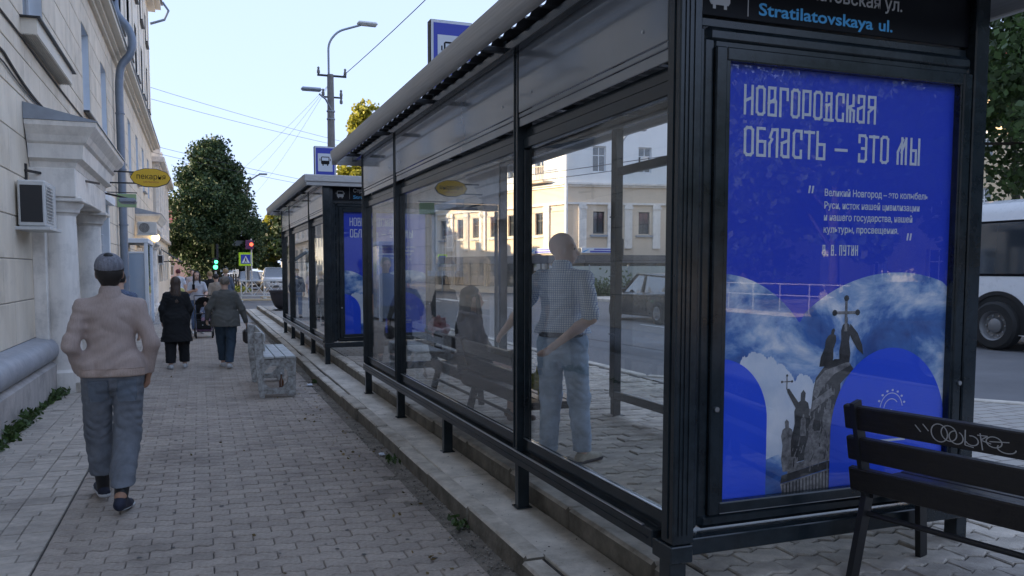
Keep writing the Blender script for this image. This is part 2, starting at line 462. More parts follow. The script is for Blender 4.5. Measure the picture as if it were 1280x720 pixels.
gr=stones('platform_grit',900,1.75,2.3,3,14,.123,.002,.008,M['grit']); gr['kind']='stuff'; tag(gr,'crumbs of grit on the pale concrete strip under the shelter','gravel')

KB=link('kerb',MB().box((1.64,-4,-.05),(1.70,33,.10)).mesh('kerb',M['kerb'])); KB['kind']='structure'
y=-2.0
while y<33:
    l=1.0; dx=.018 if (y<8.8 and y>3) else 0.0; dx+=RNG.normal(0,.006)
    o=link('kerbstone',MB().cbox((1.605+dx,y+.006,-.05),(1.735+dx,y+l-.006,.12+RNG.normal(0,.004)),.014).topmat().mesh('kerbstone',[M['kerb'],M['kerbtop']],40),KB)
    o.rotation_euler=(0,RNG.normal(0,.004),0); y+=l
ST=link('concrete_strip',MB().box((1.74,-4,-.05),(2.07,33,.10)).mesh('concrete_strip',M['sand'])); ST['kind']='structure'
y=-2.3
while y<33:
    l=random.choice((1.1,1.4,1.7)); link('slab',MB().cbox((1.752,y+.004,-.05),(2.068,y+l-.004,.119+RNG.normal(0,.002)),.006).mesh('slab',M['slab'],40),ST); y+=l
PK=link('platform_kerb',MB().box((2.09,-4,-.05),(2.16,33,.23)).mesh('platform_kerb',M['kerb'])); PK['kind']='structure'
y=-2.6
while y<33:
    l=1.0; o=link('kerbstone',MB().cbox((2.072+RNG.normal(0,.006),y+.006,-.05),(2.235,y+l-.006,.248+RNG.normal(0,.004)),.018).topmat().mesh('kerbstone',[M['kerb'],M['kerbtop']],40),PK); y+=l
# road-side outline of the platform (bus bay opens beyond the first shelter)
plat=[(2.235,-4),(8.4,-4),(8.4,6.0),(5.62,9.6),(5.62,33),(2.235,33)]
def flat(name,poly,z0,z1,m):
    return struct(name, MB().prism(poly,lambda u,v,w:(u,v,w),z0,z1), m)
PL=flat('platform',plat,-.05,.2355,M['sand'])
lay_wave(PL,None,2.24,5.5,1.2,13.5,.27,.15,.016,.135,M['plat'],M['plat_i'],2.0,jit=.004,tilt=.012,visx=(2.2,5.4))
for o in PL.children: o.location.z+=.25
PLF=brick_mat('platform_far_pavers',(.34,.32,.29),(.40,.37,.33),(.14,.12,.10),.27,.15)
flat('platform_end',[(2.24,13.56),(5.5,13.56),(5.5,33),(2.24,33)],.236,.25,PLF)
flat('platform_apron',[(5.53,-4),(8.3,-4),(8.3,5.95),(5.53,9.5)],.236,.249,PLF)
RK=link('road_kerb',MB().box((5.50,9.6,-.05),(5.56,33,.2)).mesh('road_kerb',M['kerb'])); RK['kind']='structure'
def kerbline(p,q,par):
    p=Vector(p); q=Vector(q); L_=(q-p).length; n=int(L_); d=(q-p)/L_; a=math.atan2(d.y,d.x)
    for i in range(n):
        c=p+d*(i+.5)*L_/n; o=link('kerbstone',KM,par,(c.x,c.y,0),a)
KM=MB().cbox((-.495,-.075,-.05),(.495,.075,.262),.015).mesh('kerbstone',M['slab'],40)
kerbline((8.42,-4,0),(8.42,6.0,0),RK); kerbline((8.42,6.0,0),(5.64,9.6,0),RK); kerbline((5.64,9.6,0),(5.64,33,0),RK)

struct('road', MB().box((5.4,-60,-.05),(19.2,300,.05)), M['asphalt'])
struct('cross_road', MB().box((1.63,33.001,-.05),(17.5,75,.044)), M['asphalt'])
struct('side_street', MB().box((-60,75.001,-.05),(17.5,300,.030)), M['asphalt'])
struct('far_pavement', MB().box((19.201,-60,-.05),(34,44,.16)), M['slab'])
struct('forecourt', MB().box((19.202,44.001,-.05),(90,300,.10)), M['asphalt'])
mbk=MB()
for i in range(60): mbk.cbox((19.05,-20+i*1.1,-.02),(19.22,-20+i*1.1+1.08,.19),.012)
struct('far_kerb',mbk,M['slab'])
mbt=MB().prism([(8.2,6.4),(8.3,6.4),(8.85,14.0),(8.5,19.0),(8.42,19.0),(8.72,14.0)],lambda u,v,w:(u,v,w),.051,.055)
struct('tar_seam',mbt,M['tar'])  # thin dark stripe lying along the asphalt
M['mark']=mat('worn_road_paint',(.55,.56,.55),.8,var=.2,scale=6)
mbm=MB()
for i in range(14): mbm.box((12.2,-6+i*6,.051),(12.32,-3+i*6,.0545))
for i in range(9): mbm.box((3.4+i*1.25,39.5,.051 if 3.4+i*1.25>5.4 else .0445),(4.0+i*1.25,43,.0555 if 3.4+i*1.25>5.4 else .0485))
struct('road_markings',mbm,M['mark'])

# ------------------------------------------------------------------ lettering helpers
def text_mb(s, size, m, name, parent, org, ux, uz=Vector((0,0,1)), align='LEFT', width=None, thick=.0008, label=None, bold=0.0):
    cu=bpy.data.curves.new('txt','FONT'); cu.body=s; cu.size=size; cu.align_x=align; cu.extrude=thick/2; cu.resolution_u=3; cu.offset=bold
    ob=bpy.data.objects.new('txt',cu); COL.objects.link(ob); bpy.context.view_layer.update()
    me=bpy.data.meshes.new_from_object(ob.evaluated_get(bpy.context.evaluated_depsgraph_get())); bpy.data.objects.remove(ob)
    co=np.zeros(len(me.vertices)*3); me.vertices.foreach_get('co',co); co=co.reshape(-1,3)
    if width and len(co): 
        w=co[:,0].max()-co[:,0].min(); co[:,0]*=width/w
    ux=Vector(ux).normalized(); n=ux.cross(uz)
    out=np.outer(co[:,0],ux)+np.outer(co[:,1],uz)+np.outer(co[:,2],n)+np.array(org)
    d=Vector((0,0,0)); p=parent
    while p: d=d+Vector(p.location); p=p.parent
    out-=np.array(d)
    me.vertices.foreach_set('co',out.ravel()); me.materials.clear(); me.materials.append(m)
    o=link(name,me,parent)
    if label: o['label']=label
    return o

GL={ # glyph strokes on a 0..1 x 0..1 cell
'Н':[[(0,0),(0,1)],[(1,0),(1,1)],[(0,.45),(1,.6)]],
'О':[[(0,.08),(0,.92),(.25,1),(.75,1),(1,.92),(1,.08),(.75,0),(.25,0),(0,.08)]],
'В':[[(0,0),(0,1),(.85,1),(.85,.6),(0,.42)],[(0,.5),(1,.5),(1,0),(0,0)]],
'Г':[[(0,0),(0,1),(1,1),(1,.62)]],
'Р':[[(0,0),(0,1),(1,1),(1,.12),(.35,.12)]],
'Д':[[(.15,.05),(.15,.55),(.15,.55)],[(.85,0),(.85,1),(.1,1),(.1,.72)],[(.15,.52),(.85,.62)],[(-.1,-.02),(1.1,-.02)],[(.15,.52),(.15,0)]],
'С':[[(1,.72),(1,1),(.25,1),(0,.9),(0,.08),(.25,0),(1,0),(1,.25)]],
'К':[[(0,0),(0,1)],[(.9,1),(.9,.62),(0,.52)],[(.35,.5),(1,.4),(1,0)],[(.45,.5),(.45,0)]],
'А':[[(.9,0),(.9,1),(.05,1),(.05,.75)],[(.9,.62),(.0,.5),(0,.06),(.25,0),(.9,0)]],
'Я':[[(1,0),(1,1),(0,1),(0,.6),(1,.6)],[(.55,.55),(0,.4),(0,0)]],
'Б':[[(.9,1),(0,1),(0,0),(1,0),(1,.52),(0,.52)]],
'Л':[[(0,0),(0,.45),(.3,.62)],[(1,0),(1,1),(.35,.98),(.05,.7)]],
'Т':[[(.5,0),(.5,1)],[(-.1,.98),(1.1,.98)]],
'Ь':[[(0,1),(0,0),(1,0),(1,.55),(0,.55)]],
'Э':[[(0,.75),(0,1),(.8,1),(1,.9),(1,.08),(.75,0),(0,0),(0,.25)],[(.4,.5),(1,.5)]],
'М':[[(0,0),(0,.45),(.75,.95)],[(1.25,0),(1.25,1)],[(.62,0),(.62,1.0)],[(.55,.45),(1.2,.95)]],
'Ы':[[(0,1),(0,0),(.75,0),(.75,.55),(0,.55)],[(1.25,0),(1.25,1)]],
'П':[[(0,0),(0,1),(1,1),(1,0)]],
'У':[[(0,1),(0,.45),(1,.45)],[(1,1),(1,0),(.2,0)]],
'И':[[(0,1),(0,0),(1,0),(1,1)],[(0,.3),(1,.75)]],
'.':[[(.0,0),(.3,0)]], '—':[[(.1,.38),(1.65,.38)]]}
def glyphs(txt, x, z, w, h, pitch, st, y, step=.00009):
    mb=MB(); k=0; xx=x
    for ch in txt:
        if ch==' ': xx+=pitch*.55; continue
        for line in GL[ch]:
            for a,b in zip(line,line[1:]):
                if a==b: continue
                ax,az,bx,bz=xx+st/2+a[0]*(w-st),z+st/2+a[1]*(h-st),xx+st/2+b[0]*(w-st),z+st/2+b[1]*(h-st)
                d=Vector((bx-ax,bz-az)); d.normalize(); nx,nz=-d.y*st/2,d.x*st/2; ex,ez=d.x*st/2,d.y*st/2
                yy=y-step*(k%13); k+=1
                mb.add([(ax-ex+nx,yy,az-ez+nz),(ax-ex-nx,yy,az-ez-nz),(bx+ex-nx,yy,bz+ez-nz),(bx+ex+nx,yy,bz+ez+nz)],[(0,1,2,3)])
        mw={'М':1.3,'Ы':1.3,'—':1.75,'.':.35}.get(ch,1.0)
        xx+=pitch-w+w*mw
    return mb

def bus_icon(cx, cz, s, y, t=.001):
    mb=MB()
    P=lambda poly,dy=0: mb.prism([(cx+u*s,cz+v*s) for u,v in poly],lambda u,v,w:(u,w,v),y-t-dy,y-dy)
    P([(-.5,-.3),(-.42,-.42),(.42,-.42),(.5,-.3),(.5,.02),(-.5,.02)])
    P([(-.5,.022),(-.4,.022),(-.4,.4),(.4,.4),(.4,.022),(.5,.022),(.5,.42),(.4,.5),(-.4,.5),(-.5,.42)])
    P([(-.34,-.42),(-.34,-.58),(-.2,-.58),(-.2,-.42)],.0002); P([(.2,-.42),(.2,-.58),(.34,-.58),(.34,-.42)],.0002)
    P([(-.66,-.02),(-.58,-.02),(-.58,.25),(-.66,.25)]); P([(.58,-.02),(.66,-.02),(.66,.25),(.58,.25)])
    return mb

# printed sky on the poster
def cloud_mat():
    m=bpy.data.materials.new('printed_sky'); m.use_nodes=True; t=m.node_tree; N=t.nodes; L=t.links
    b=N['Principled BSDF']; b.inputs['Roughness'].default_value=.45
    tc=N.new('ShaderNodeTexCoord'); n=N.new('ShaderNodeTexNoise'); n.inputs['Scale'].default_value=2.6; n.inputs['Detail'].default_value=9; n.inputs['Roughness'].default_value=.62; n.inputs['Distortion'].default_value=.5
    mp=N.new('ShaderNodeMapping'); mp.inputs['Location'].default_value=(3.1,0,1.7); mp.inputs['Scale'].default_value=(1,1,1.35)
    L.new(tc.outputs['Object'],mp.inputs[0]); L.new(mp.outputs[0],n.inputs[0])
    cr=N.new('ShaderNodeValToRGB'); e=cr.color_ramp.elements
    e[0].position=.33; e[0].color=(.014,.075,.30,1); e[1].position=.63; e[1].color=(.90,.92,.95,1)
    a=e.new(.44); a.color=(.045,.17,.50,1); a=e.new(.53); a.color=(.34,.50,.74,1)
    L.new(n.outputs[0],cr.inputs[0]); L.new(cr.outputs[0],b.inputs['Base Color']); return m
M['psky']=cloud_mat()
M['pcloud']=mat('printed_white_cloud',(.58,.68,.80),.5,col2=(.92,.93,.94),scale=3.2,detail=7)

def build_shelter():
    T=thing('bus_shelter','nearer anthracite bus shelter with the big blue poster facing the camera','bus shelter',(1.95,3.15,.12))
    D=[0.0]
    def pt(n,mb,m,par=T,sm=None,lb=None):
        if D[0]: mb.move((0,D[0],0))
        return part(n,mb,m,par,sm,True,lb)
    ST_,PN=M['steel'],M['steel2']
    ys=[3.15,4.90,8.36,10.12]; mids=[6.63]
    # rear posts
    for i,y in enumerate(ys):
        if i==0: continue
        mb=MB(); mb.cbox((1.925,y-.03,.425),(2.03,y+.035,3.10),.004); mb.cbox((1.918,y+.012,.52),(1.926,y+.022,3.09),.001)
        pt('post',mb,ST_)
    mb=MB(); mb.cbox((1.93,3.01,.475),(2.04,3.11,3.16),.006); mb.cbox((1.992,3.111,.475),(2.10,3.20,3.16),.004)
    for a in (1.955,1.975,2.0): mb.box((a,3.004,.52),(a+.006,3.011,3.15))
    mb.box((1.924,3.05,.5),(1.931,3.056,3.15))
    pt('corner_post',mb,ST_)
    pt('corner_post',MB().cbox((3.765,3.13,.39),(3.86,3.235,3.16),.006),ST_)
    for y in ys[1:]+mids: pt('leg',MB().cbox((1.935,y-.03,.122),(2.015,y+.03,.43),.004).cbox((1.92,y-.05,.121),(2.03,y+.05,.129),.002),ST_)
    pt('leg',MB().cbox((1.93,3.03,.122),(2.015,3.12,.392),.004),ST_)
    pt('leg',MB().cbox((3.775,3.14,.252),(3.85,3.22,.395),.004),ST_)
    pt('leg',MB().cbox((3.80,7.02,.252),(3.88,7.09,.43),.004).cbox((3.77,6.98,.251),(3.91,7.13,.259),.002),ST_)
    # rails of the rear wall
    mb=MB(); mb.cbox((1.915,3.0,.395),(2.03,3.16,.474),.005); mb.cbox((1.915,3.161,.42),(2.0,10.16,.505),.005); mb.box((1.909,3.20,.455),(1.916,10.14,.463)); mb.cbox((2.0,3.24,.43),(2.05,10.1,.50),.004)
    pt('bottom_rail',mb,ST_)
    mb=MB().cbox((1.908,3.24,.5055),(1.924,10.12,.512),.002); pt('edge_trim',mb,M['alu'])
    for a,b in zip([3.07]+ys[1:],ys[1:]):
        mb=MB()
        mb.cbox((1.965,a+.04,.512),(2.01,b-.03,.592),.006); mb.cbox((1.965,a+.04,2.465),(2.01,b-.03,2.535),.006)
        mb.box((1.985,a+.04,2.536),(2.0,b-.03,2.60))
        mb.cbox((1.967,a+.04,.594),(2.008,a+.062,2.463),.004); mb.cbox((1.967,b-.052,.594),(2.008,b-.03,2.463),.004)
        pt('glazing_frame',mb,ST_)
        o=pt('glass_pane',MB().box((1.984,a+.058,.588),(1.990,b-.048,2.468)),M['glass'])
        pt('sill_bead',MB().box((1.962,a+.065,.5925),(1.975,b-.055,.597)),M['alu'])
        mb=MB(); mb.cbox((1.935,a+.045,2.602),(1.95,b-.036,2.655),.003); mb.cbox((1.932,a+.045,2.658),(1.949,b-.036,2.685),.003)
        mb.cbox((1.930,a+.045,2.69),(1.950,b-.036,3.085),.003)
        h=pt('header_panel',mb,PN)
        for yy in (a+.25,b-.25): pt('screw',MB().lathe([(.0,-.003),(.008,-.003),(.008,.003)],(1.928,yy,2.78),8,'x'),M['alu'],h)
    # far end wall
    mb=MB(); mb.cbox((2.05,10.09,.42),(3.72,10.15,.505),.004); mb.cbox((2.05,10.09,2.46),(3.72,10.15,2.54),.004)
    mb.cbox((2.05,10.10,.51),(2.09,10.14,2.455),.003); mb.cbox((3.68,10.10,.51),(3.719,10.14,2.455),.003); pt('end_frame',mb,ST_)
    pt('glass_pane',MB().box((2.09,10.115,.505),(3.68,10.121,2.46)),M['glass'])
    pt('header_panel',MB().cbox((2.04,10.10,2.545),(3.74,10.14,3.09),.004),PN)
    pt('corner_post',MB().cbox((3.74,10.07,.252),(3.84,10.15,3.14),.005),ST_)
    # road side: one glazed bay
    mb=MB(); mb.cbox((3.80,3.24,.42),(3.88,7.02,.50),.005); mb.cbox((3.80,3.24,3.05),(3.88,10.05,3.14),.005)
    mb.cbox((3.815,3.24,2.60),(3.86,7.02,2.68),.004); pt('road_side_rail',mb,ST_)
    pt('post',MB().cbox((3.80,7.02,.425),(3.88,7.12,3.05),.005),ST_)
    for z in (1.05,1.62,2.2): pt('post_clip',MB().cbox((3.79,7.015,z),(3.799,7.125,z+.012),.002),M['darkmetal'])
    pt('glass_pane',MB().box((3.837,3.24,.505),(3.843,7.02,2.60)),M['glass'])
    # interior ceiling beams and roof deck (corrugated)
    mb=MB()
    for y in (3.3,4.95,6.65,8.35,10.05): mb.cbox((1.87,y-.035,3.10),(3.98,y+.035,3.155),.004)
    mb.cbox((1.93,3.24,3.088),(2.04,10.1,3.10),.003); mb.cbox((1.865,2.95,3.072),(1.925,10.5,3.13),.004)
    pt('roof_beam',mb,ST_)
    n=int(7.6/.055); prof=[]
    for i in range(n+1):
        y=2.92+i*.055; k=i%4
        prof.append((y,3.162+(.030 if k in (1,2) else 0)))
    vs=[];fs=[]
    for (y,z) in prof:
        for (x,dz) in ((1.815,-.012),(4.02,.03)):
            vs.append((x,y,z+dz)); vs.append((x,y,z+dz+.004))
    for i in range(n):
        b=i*4; c=b+4
        fs+= [(b,b+2,c+2,c),(b+1,c+1,c+3,b+3),(b,c,c+1,b+1),(b+2,b+3,c+3,c+2)]
    pt('roof_deck',MB().add(vs,fs),M['deck'])
    # roof-edge fascia: curved grey gutter on the pavement side, flat on the others
    def curve(x0): # outline in X-Z, thickness 6 mm
        o_=[];i_=[]
        for k in range(9):
            t=k/8*math.pi/2; o_.append((1.60+.07*(1-math.cos(t)),3.195-.135*math.sin(t))); i_.append((1.608+.066*(1-math.cos(t)),3.19-.125*math.sin(t)))
        return [(1.66,3.215)]+o_+[(1.685,3.061),(1.685,3.069)]+i_[::-1]+[(1.66,3.208)]
    mb=MB().prism(curve(0),lambda u,v,w:(u,w,v),2.86,10.56); pt('fascia',mb,M['gutter'],sm=40)
    for y in (3.3,4.95,6.65,8.35,10.05): pt('gutter_bracket',MB().cbox((1.66,y-.02,3.078),(1.87,y+.02,3.11),.003),M['darkmetal'])
    pt('fascia',MB().cbox((1.62,10.56,3.03),(4.12,10.575,3.20),.004),M['gutter'])
    mb=MB().cbox((1.605,2.80,3.09),(4.12,2.855,3.205),.012); mb.cbox((1.64,2.83,3.032),(4.10,2.87,3.112),.006); pt('fascia',mb,M['gutter'])
    pt('fascia',MB().cbox((4.06,2.87,3.05),(4.11,10.56,3.24),.008),M['gutter'])
    # end wall towards the camera : poster case
    pt('bottom_rail',MB().cbox((2.031,3.08,.392),(3.80,3.22,.472),.005),ST_)
    D[0]=.085
    fr=MB()
    def frame(x0,x1,z0,z1,w,ya,yb,c=.005):
        fr.cbox((x0,ya,z0),(x0+w,yb,z1),c); fr.cbox((x1-w,ya,z0),(x1,yb,z1),c)
        fr.cbox((x0+w,ya+.0007,z0),(x1-w,yb-.0007,z0+w),c); fr.cbox((x0+w,ya+.0007,z1-w),(x1-w,yb-.0007,z1),c)
    frame(2.085,3.842,.482,2.79,.075,3.06,3.13,.022)
    frame(2.150,3.80,.535,2.735,.055,3.072,3.12,.008)
    frame(2.200,3.76,.545,2.70,.06,3.05,3.10,.006)
    frame(2.258,3.715,.557,2.685,.026,3.058,3.11,.004)
    PF=pt('poster_frame',fr,ST_)
    tr=MB()
    tr.box((2.262,3.0495,.552),(3.70,3.0515,.5555)); tr.box((2.285,3.0565,.5865),(3.69,3.0585,.5895)); pt('edge_trim',tr,M['alu'],PF)
    pt('back_panel',MB().box((2.101,3.115,.5),(3.79,3.148,2.77)),ST_)
    for x,z in ((2.232,1.05),(3.742,1.10)):
        k=MB().lathe([(.0,-.006),(.012,-.006),(.012,.002),(.006,.002),(.005,-.001)],(x,3.046,z),12,'y'); pt('lock',k,M['alu'],sm=40)
    # the print
    PO=pt('poster',MB().box((2.283,3.098,.575),(3.692,3.1005,2.672)),M['blue'])
    y=3.0975; X=lambda u:2.30+u; Z=lambda v:.577+v
    def flatp(name,poly,yy,m,lb=None):
        # triangulated n-gon facing the camera
        return pt(name,MB().add([(X(u),yy,Z(v)) for u,v in poly],[tuple(range(len(poly)))]),m,PO,lb=lb)
    arc=lambda cx,cy,rx,ry,a0,a1,n: [(cx+rx*math.cos(R(a0+(a1-a0)*i/n)),cy+ry*math.sin(R(a0+(a1-a0)*i/n))) for i in range(n+1)]
    lob=[(-.014,.004),(1.388,.004),(1.388,1.045)]+arc(1.06,.52,.62,.585,58,180,26)[:0]
    right=[(1.388,1.03)]+[(1.388-.0,1.03)]*0+arc(1.05,.36,.86,.745,66,139,22)
    left=arc(-.03,.28,.66,.82,43,90,18)
    poly=[(-.014,.002),(1.388,.002)]+right+[(.441,.864)]+left[0:]+[(-.014,1.10)]
    # clean order: right lobe runs from right to notch, left lobe from notch to left
    poly=[(-.014,.002),(1.388,.002),(1.388,1.03)]+[p for p in right if p[0]<1.38 and p[0]>.45]+[(.441,.864)]+[p for p in left if -.01<p[0]<.435]+[(-.014,1.10)]
    flatp('sky_print',poly,y,M['psky'],'heart-shaped print of cloudy sky')
    cl=[(.10,.30),(.20,.27),(.26,.20),(.33,.22),(.40,.15),(.50,.19),(.66,.16),(.66,.46)]
    k=[(.60,.53),(.53,.56),(.47,.60),(.42,.57),(.37,.63),(.31,.66),(.25,.69),(.19,.72),(.13,.70),(.09,.66),(.06,.60)]
    kk=[]
    for i,(a,b) in enumerate(zip(k,k[1:])):
        for t in np.linspace(0,1,9)[:-1]:
            kk.append((a[0]+(b[0]-a[0])*t,a[1]+(b[1]-a[1])*t+(.010+.007*((i*7)%3))*math.sin(t*math.pi)**.8+.004*math.sin(23*t+5*i)))
    flatp('cloud_print',cl+kk,y-.0003,M['pcloud'])
    # a generic bronze monument (own design, not the printed one)
    mon=MB()
    def pm(poly,dy=0,mi=0): mon.mi=mi; mon.add([(X(u),y-.0007-dy,Z(v)) for u,v in poly],[tuple(range(len(poly)))])
    pm([(.355,.03),(.345,.07),(.70,.13),(.70,.0),(.36,.0)],0,1)
    for i in range(17): u=.36+i*.02; pm([(u,.012),(u+.008,.012),(u+.006,.066+i*.0035),(u-.002,.066+i*.0035)],.0002,0)
    pm([(.345,.072),(.352,.112),(.70,.175),(.70,.134)],.0001,0)
    pm([(.385,.118),(.395,.16),(.70,.215),(.70,.177)],.0002,1)
    pm([(.40,.165),(.405,.30),(.47,.33),(.52,.42),(.53,.52),(.545,.585),(.60,.645),(.66,.675),(.74,.67),(.78,.62),(.70,.55),(.69,.21)],.0003,0)
    pm([(.53,.50),(.545,.57),(.60,.62),(.75,.66),(.76,.64),(.66,.60),(.60,.55),(.55,.48)],.0005,1)
    pm([(.525,.42),(.53,.47),(.64,.53),(.66,.50),(.56,.44)],.0005,1)
    def fig(cx,cz,h,lean=0,mi=0,w=.3,dy=.0007):
        L=[(-.45,0),(-.5,.25),(-.36,.5),(-.42,.68),(-.3,.8),(-.12,.84),(-.13,.95),(0,1.0),(.13,.95),(.12,.84),(.3,.8),(.42,.66),(.34,.45),(.5,.2),(.45,0)]
        pm([(cx+(a*w+lean*b)*h,cz+b*h) for a,b in L],dy,mi)
    fig(.455,.20,.33,.05,0,.34,.0007); fig(.40,.13,.26,-.1,1,.36,.0006); fig(.53,.16,.27,.1,1,.36,.0008); fig(.62,.18,.30,.05,1,.30,.0006)
    fig(.475,.30,.11,.0,1,.36,.0009); fig(.555,.32,.13,.1,0,.4,.001)
    pm([(.44,.42),(.375,.52),(.37,.54),(.385,.54),(.45,.46)],.0009,0)        # raised arm
    fig(.60,.64,.19,.25,0,.42,.0009); fig(.72,.655,.235,.02,0,.30,.0010)
    pm([(.75,.85),(.80,.80),(.83,.74),(.84,.69),(.80,.72),(.77,.76),(.745,.80)],.0011,0)
    for i in range(95):
        u=.40+RNG.random()*.26; v=.13+RNG.random()*.50
        if (v>.3 and u<.5+max(0,v-.42)*.7) or (v>.56 and u<.62): continue
        if RNG.random()<.45:
            s=.010+.014*RNG.random(); a_=RNG.uniform(-.8,.8); pm([(u-s*.25,v-s),(u+s*.1,v-s),(u+s*.25+a_*s,v+s),(u+s*.05+a_*s,v+s)],.0016+i*.000004,0 if RNG.random()<.5 else 1); continue
        s=.008+.012*RNG.random(); pm([(u-s*.3,v-s*.8),(u+s*.2,v-s),(u+s*.4,v+s*.8),(u-s*.1,v+s*1.1)],.0014+i*.000001,1)
    def cross(cx,cz,s,dy):
        pm([(cx-.12*s,cz-1.3*s),(cx+.12*s,cz-1.3*s),(cx+.1*s,cz+s),(cx-.1*s,cz+s)],dy,1); pm([(cx-s,cz-.1*s),(cx+s,cz-.1*s),(cx+s,cz+.1*s),(cx-s,cz+.1*s)],dy+.0001,1)
        for a,b in ((-1,0),(1,0),(0,1)): pm([(cx+a*s+.22*s*math.cos(t*math.pi/4),cz+b*s+.22*s*math.sin(t*math.pi/4)) for t in range(8)],dy+.0002+.00005*(a+b),0)
    cross(.722,.905,.072,.0013); cross(.370,.575,.03,.0013)
    pt('monument_print',mon,[M['bronze'],M['bronze2']],PO,lb='print of a dark bronze monument with a cross on top')
    def arch(cx,w,top,dy):
        r=w/2; p=[(cx-r,.001)]+[(cx+r*math.cos(R(a)),top-r*1.12+r*1.12*math.sin(R(a))) for a in range(180,-1,-6)]+[(cx+r,.001)]
        return [(min(1.3885,max(-.0135,a)),b) for a,b in p]
    flatp('arch_print',arch(-.02,.55,.70,0),y-.0032,M['blue2']); 
    ar=arch(1.02,.755,.72,0); flatp('arch_print',ar,y-.0032,M['blue2'])
    e=MB(); k=0
    cx,cz=1.032,.40
    def stroke(pts,w):
        nonlocal k
        for a,b in zip(pts,pts[1:]):
            d=Vector((b[0]-a[0],b[1]-a[1])).normalized(); n=(-d.y*w/2,d.x*w/2); yy=y-.0036-.00002*(k%41); k+=1
            e.add([(X(a[0]+n[0]),yy,Z(a[1]+n[1])),(X(a[0]-n[0]),yy,Z(a[1]-n[1])),(X(b[0]-n[0]),yy,Z(b[1]-n[1])),(X(b[0]+n[0]),yy,Z(b[1]+n[1]))],[(0,1,2,3)])
    stroke(arc(cx,cz,.075,.085,10,170,16),.004); stroke(arc(cx,cz,.05,.055,40,170,10),.004)
    for a in range(20,170,22):
        p=(cx+.092*math.cos(R(a)),cz+.10*math.sin(R(a))); e.add([(X(p[0]+.008*math.cos(R(t*60+a))),y-.0038,Z(p[1]+.006*math.sin(R(t*60+a)))) for t in range(6)],[(0,1,2,3,4,5)])
    stroke([(cx-.05,cz-.1),(cx,cz+.0),(cx+.05,cz-.1),(cx-.05,cz-.1)],.005); stroke([(cx-.1,cz-.16),(cx+.1,cz-.16)],.012); stroke([(cx-.08,cz-.20),(cx+.08,cz-.20)],.007)
    pt('emblem_print',e,M['print_white'],PO)
    # headline and quotation
    mbg=glyphs('НОВГОРОДСКАЯ',X(.083),Z(1.838),.054,.138,.0665,.0135,y-.0006); mbg2=glyphs('ОБЛАСТЬ — ЭТО МЫ',X(.086),Z(1.648),.054,.138,.0665,.0135,y-.0006)
    def fitx(m_,a,b):
        xs=[p[0] for p in m_.v]; lo,hi=min(xs),max(xs); m_.v=[(a+(p[0]-lo)*(b-a)/(hi-lo),p[1],p[2]) for p in m_.v]
    fitx(mbg,X(.083),X(.872)); fitx(mbg2,X(.086),X(1.168))
    pt('headline_lettering',mbg,M['print_white'],PO); pt('headline_lettering',mbg2,M['print_white'],PO)
    for s_,v,w in (('Великий Новгород – это колыбель',1.478,.664),('Руси, исток нашей цивилизации',1.417,.61),('и нашего государства, нашей',1.359,.565),('культуры, просвещения.',1.30,.475)):
        text_mb(s_,.047,M['print_white'],'quotation_lettering',PO,(X(.565),y+D[0]-.0008,Z(v)),(1,0,0),width=w,bold=.0006)
    q=MB()
    for qx,qz in ((.468,1.488),(1.098,1.268)):
        for j in range(2): q.add([(X(qx+j*.02),y-.0006,Z(qz)),(X(qx+j*.02+.009),y-.0006,Z(qz)),(X(qx+j*.02+.016),y-.0006,Z(qz+.036)),(X(qx+j*.02+.005),y-.0006,Z(qz+.036))],[(0,1,2,3)])
    pt('quotation_mark',q,M['print_white'],PO)
    sg=glyphs('В. В. ПУТИН',X(.563),Z(1.188),.019,.052,.026,.006,y-.0006); fitx(sg,X(.563),X(.786)); pt('signature_lettering',sg,M['print_white'],PO)
    pt('poster_glass',MB().box((2.284,3.080,.585),(3.691,3.084,2.665)),M['pglass'])
    # stop name board above
    SB=pt('name_board',MB().cbox((2.078,3.085,2.838),(3.762,3.13,3.108),.003),M['black'])
    pt('board_rail',MB().cbox((2.078,3.10,2.795),(3.762,3.14,2.832),.003),ST_)
    bi=bus_icon(2.235,2.935,.11,3.0845); pt('bus_symbol',bi,M['greyletter'],SB)
    pt('divider_line',MB().box((2.386,3.0835,2.855),(2.390,3.0848,3.05)),M['greyletter'],SB)
    text_mb('Стратилатовская',.085,M['greyletter'],'stop_name_lettering',SB,(2.446,3.084+D[0],2.972),(1,0,0),width=.715,bold=.001); text_mb('ул.',.085,M['greyletter'],'stop_name_lettering',SB,(3.192,3.084+D[0],2.972),(1,0,0),width=.112,bold=.001)
    text_mb('Stratilatovskaya',.078,M['lightblue'],'stop_name_lettering',SB,(2.446,3.084+D[0],2.868),(1,0,0),width=.675,bold=.0015); text_mb('ul.',.078,M['lightblue'],'stop_name_lettering',SB,(3.155,3.084+D[0],2.868),(1,0,0),width=.088,bold=.0015)
    D[0]=0
    return T
SH=build_shelter()
SH2=copy_tree(SH); SH2.location.y+=10.42; SH2.location.x-=.02; SH2['label']='farther bus shelter of the two, beyond the end of the white painted bench'
SH['group']=SH2['group']='anthracite glass bus shelters'

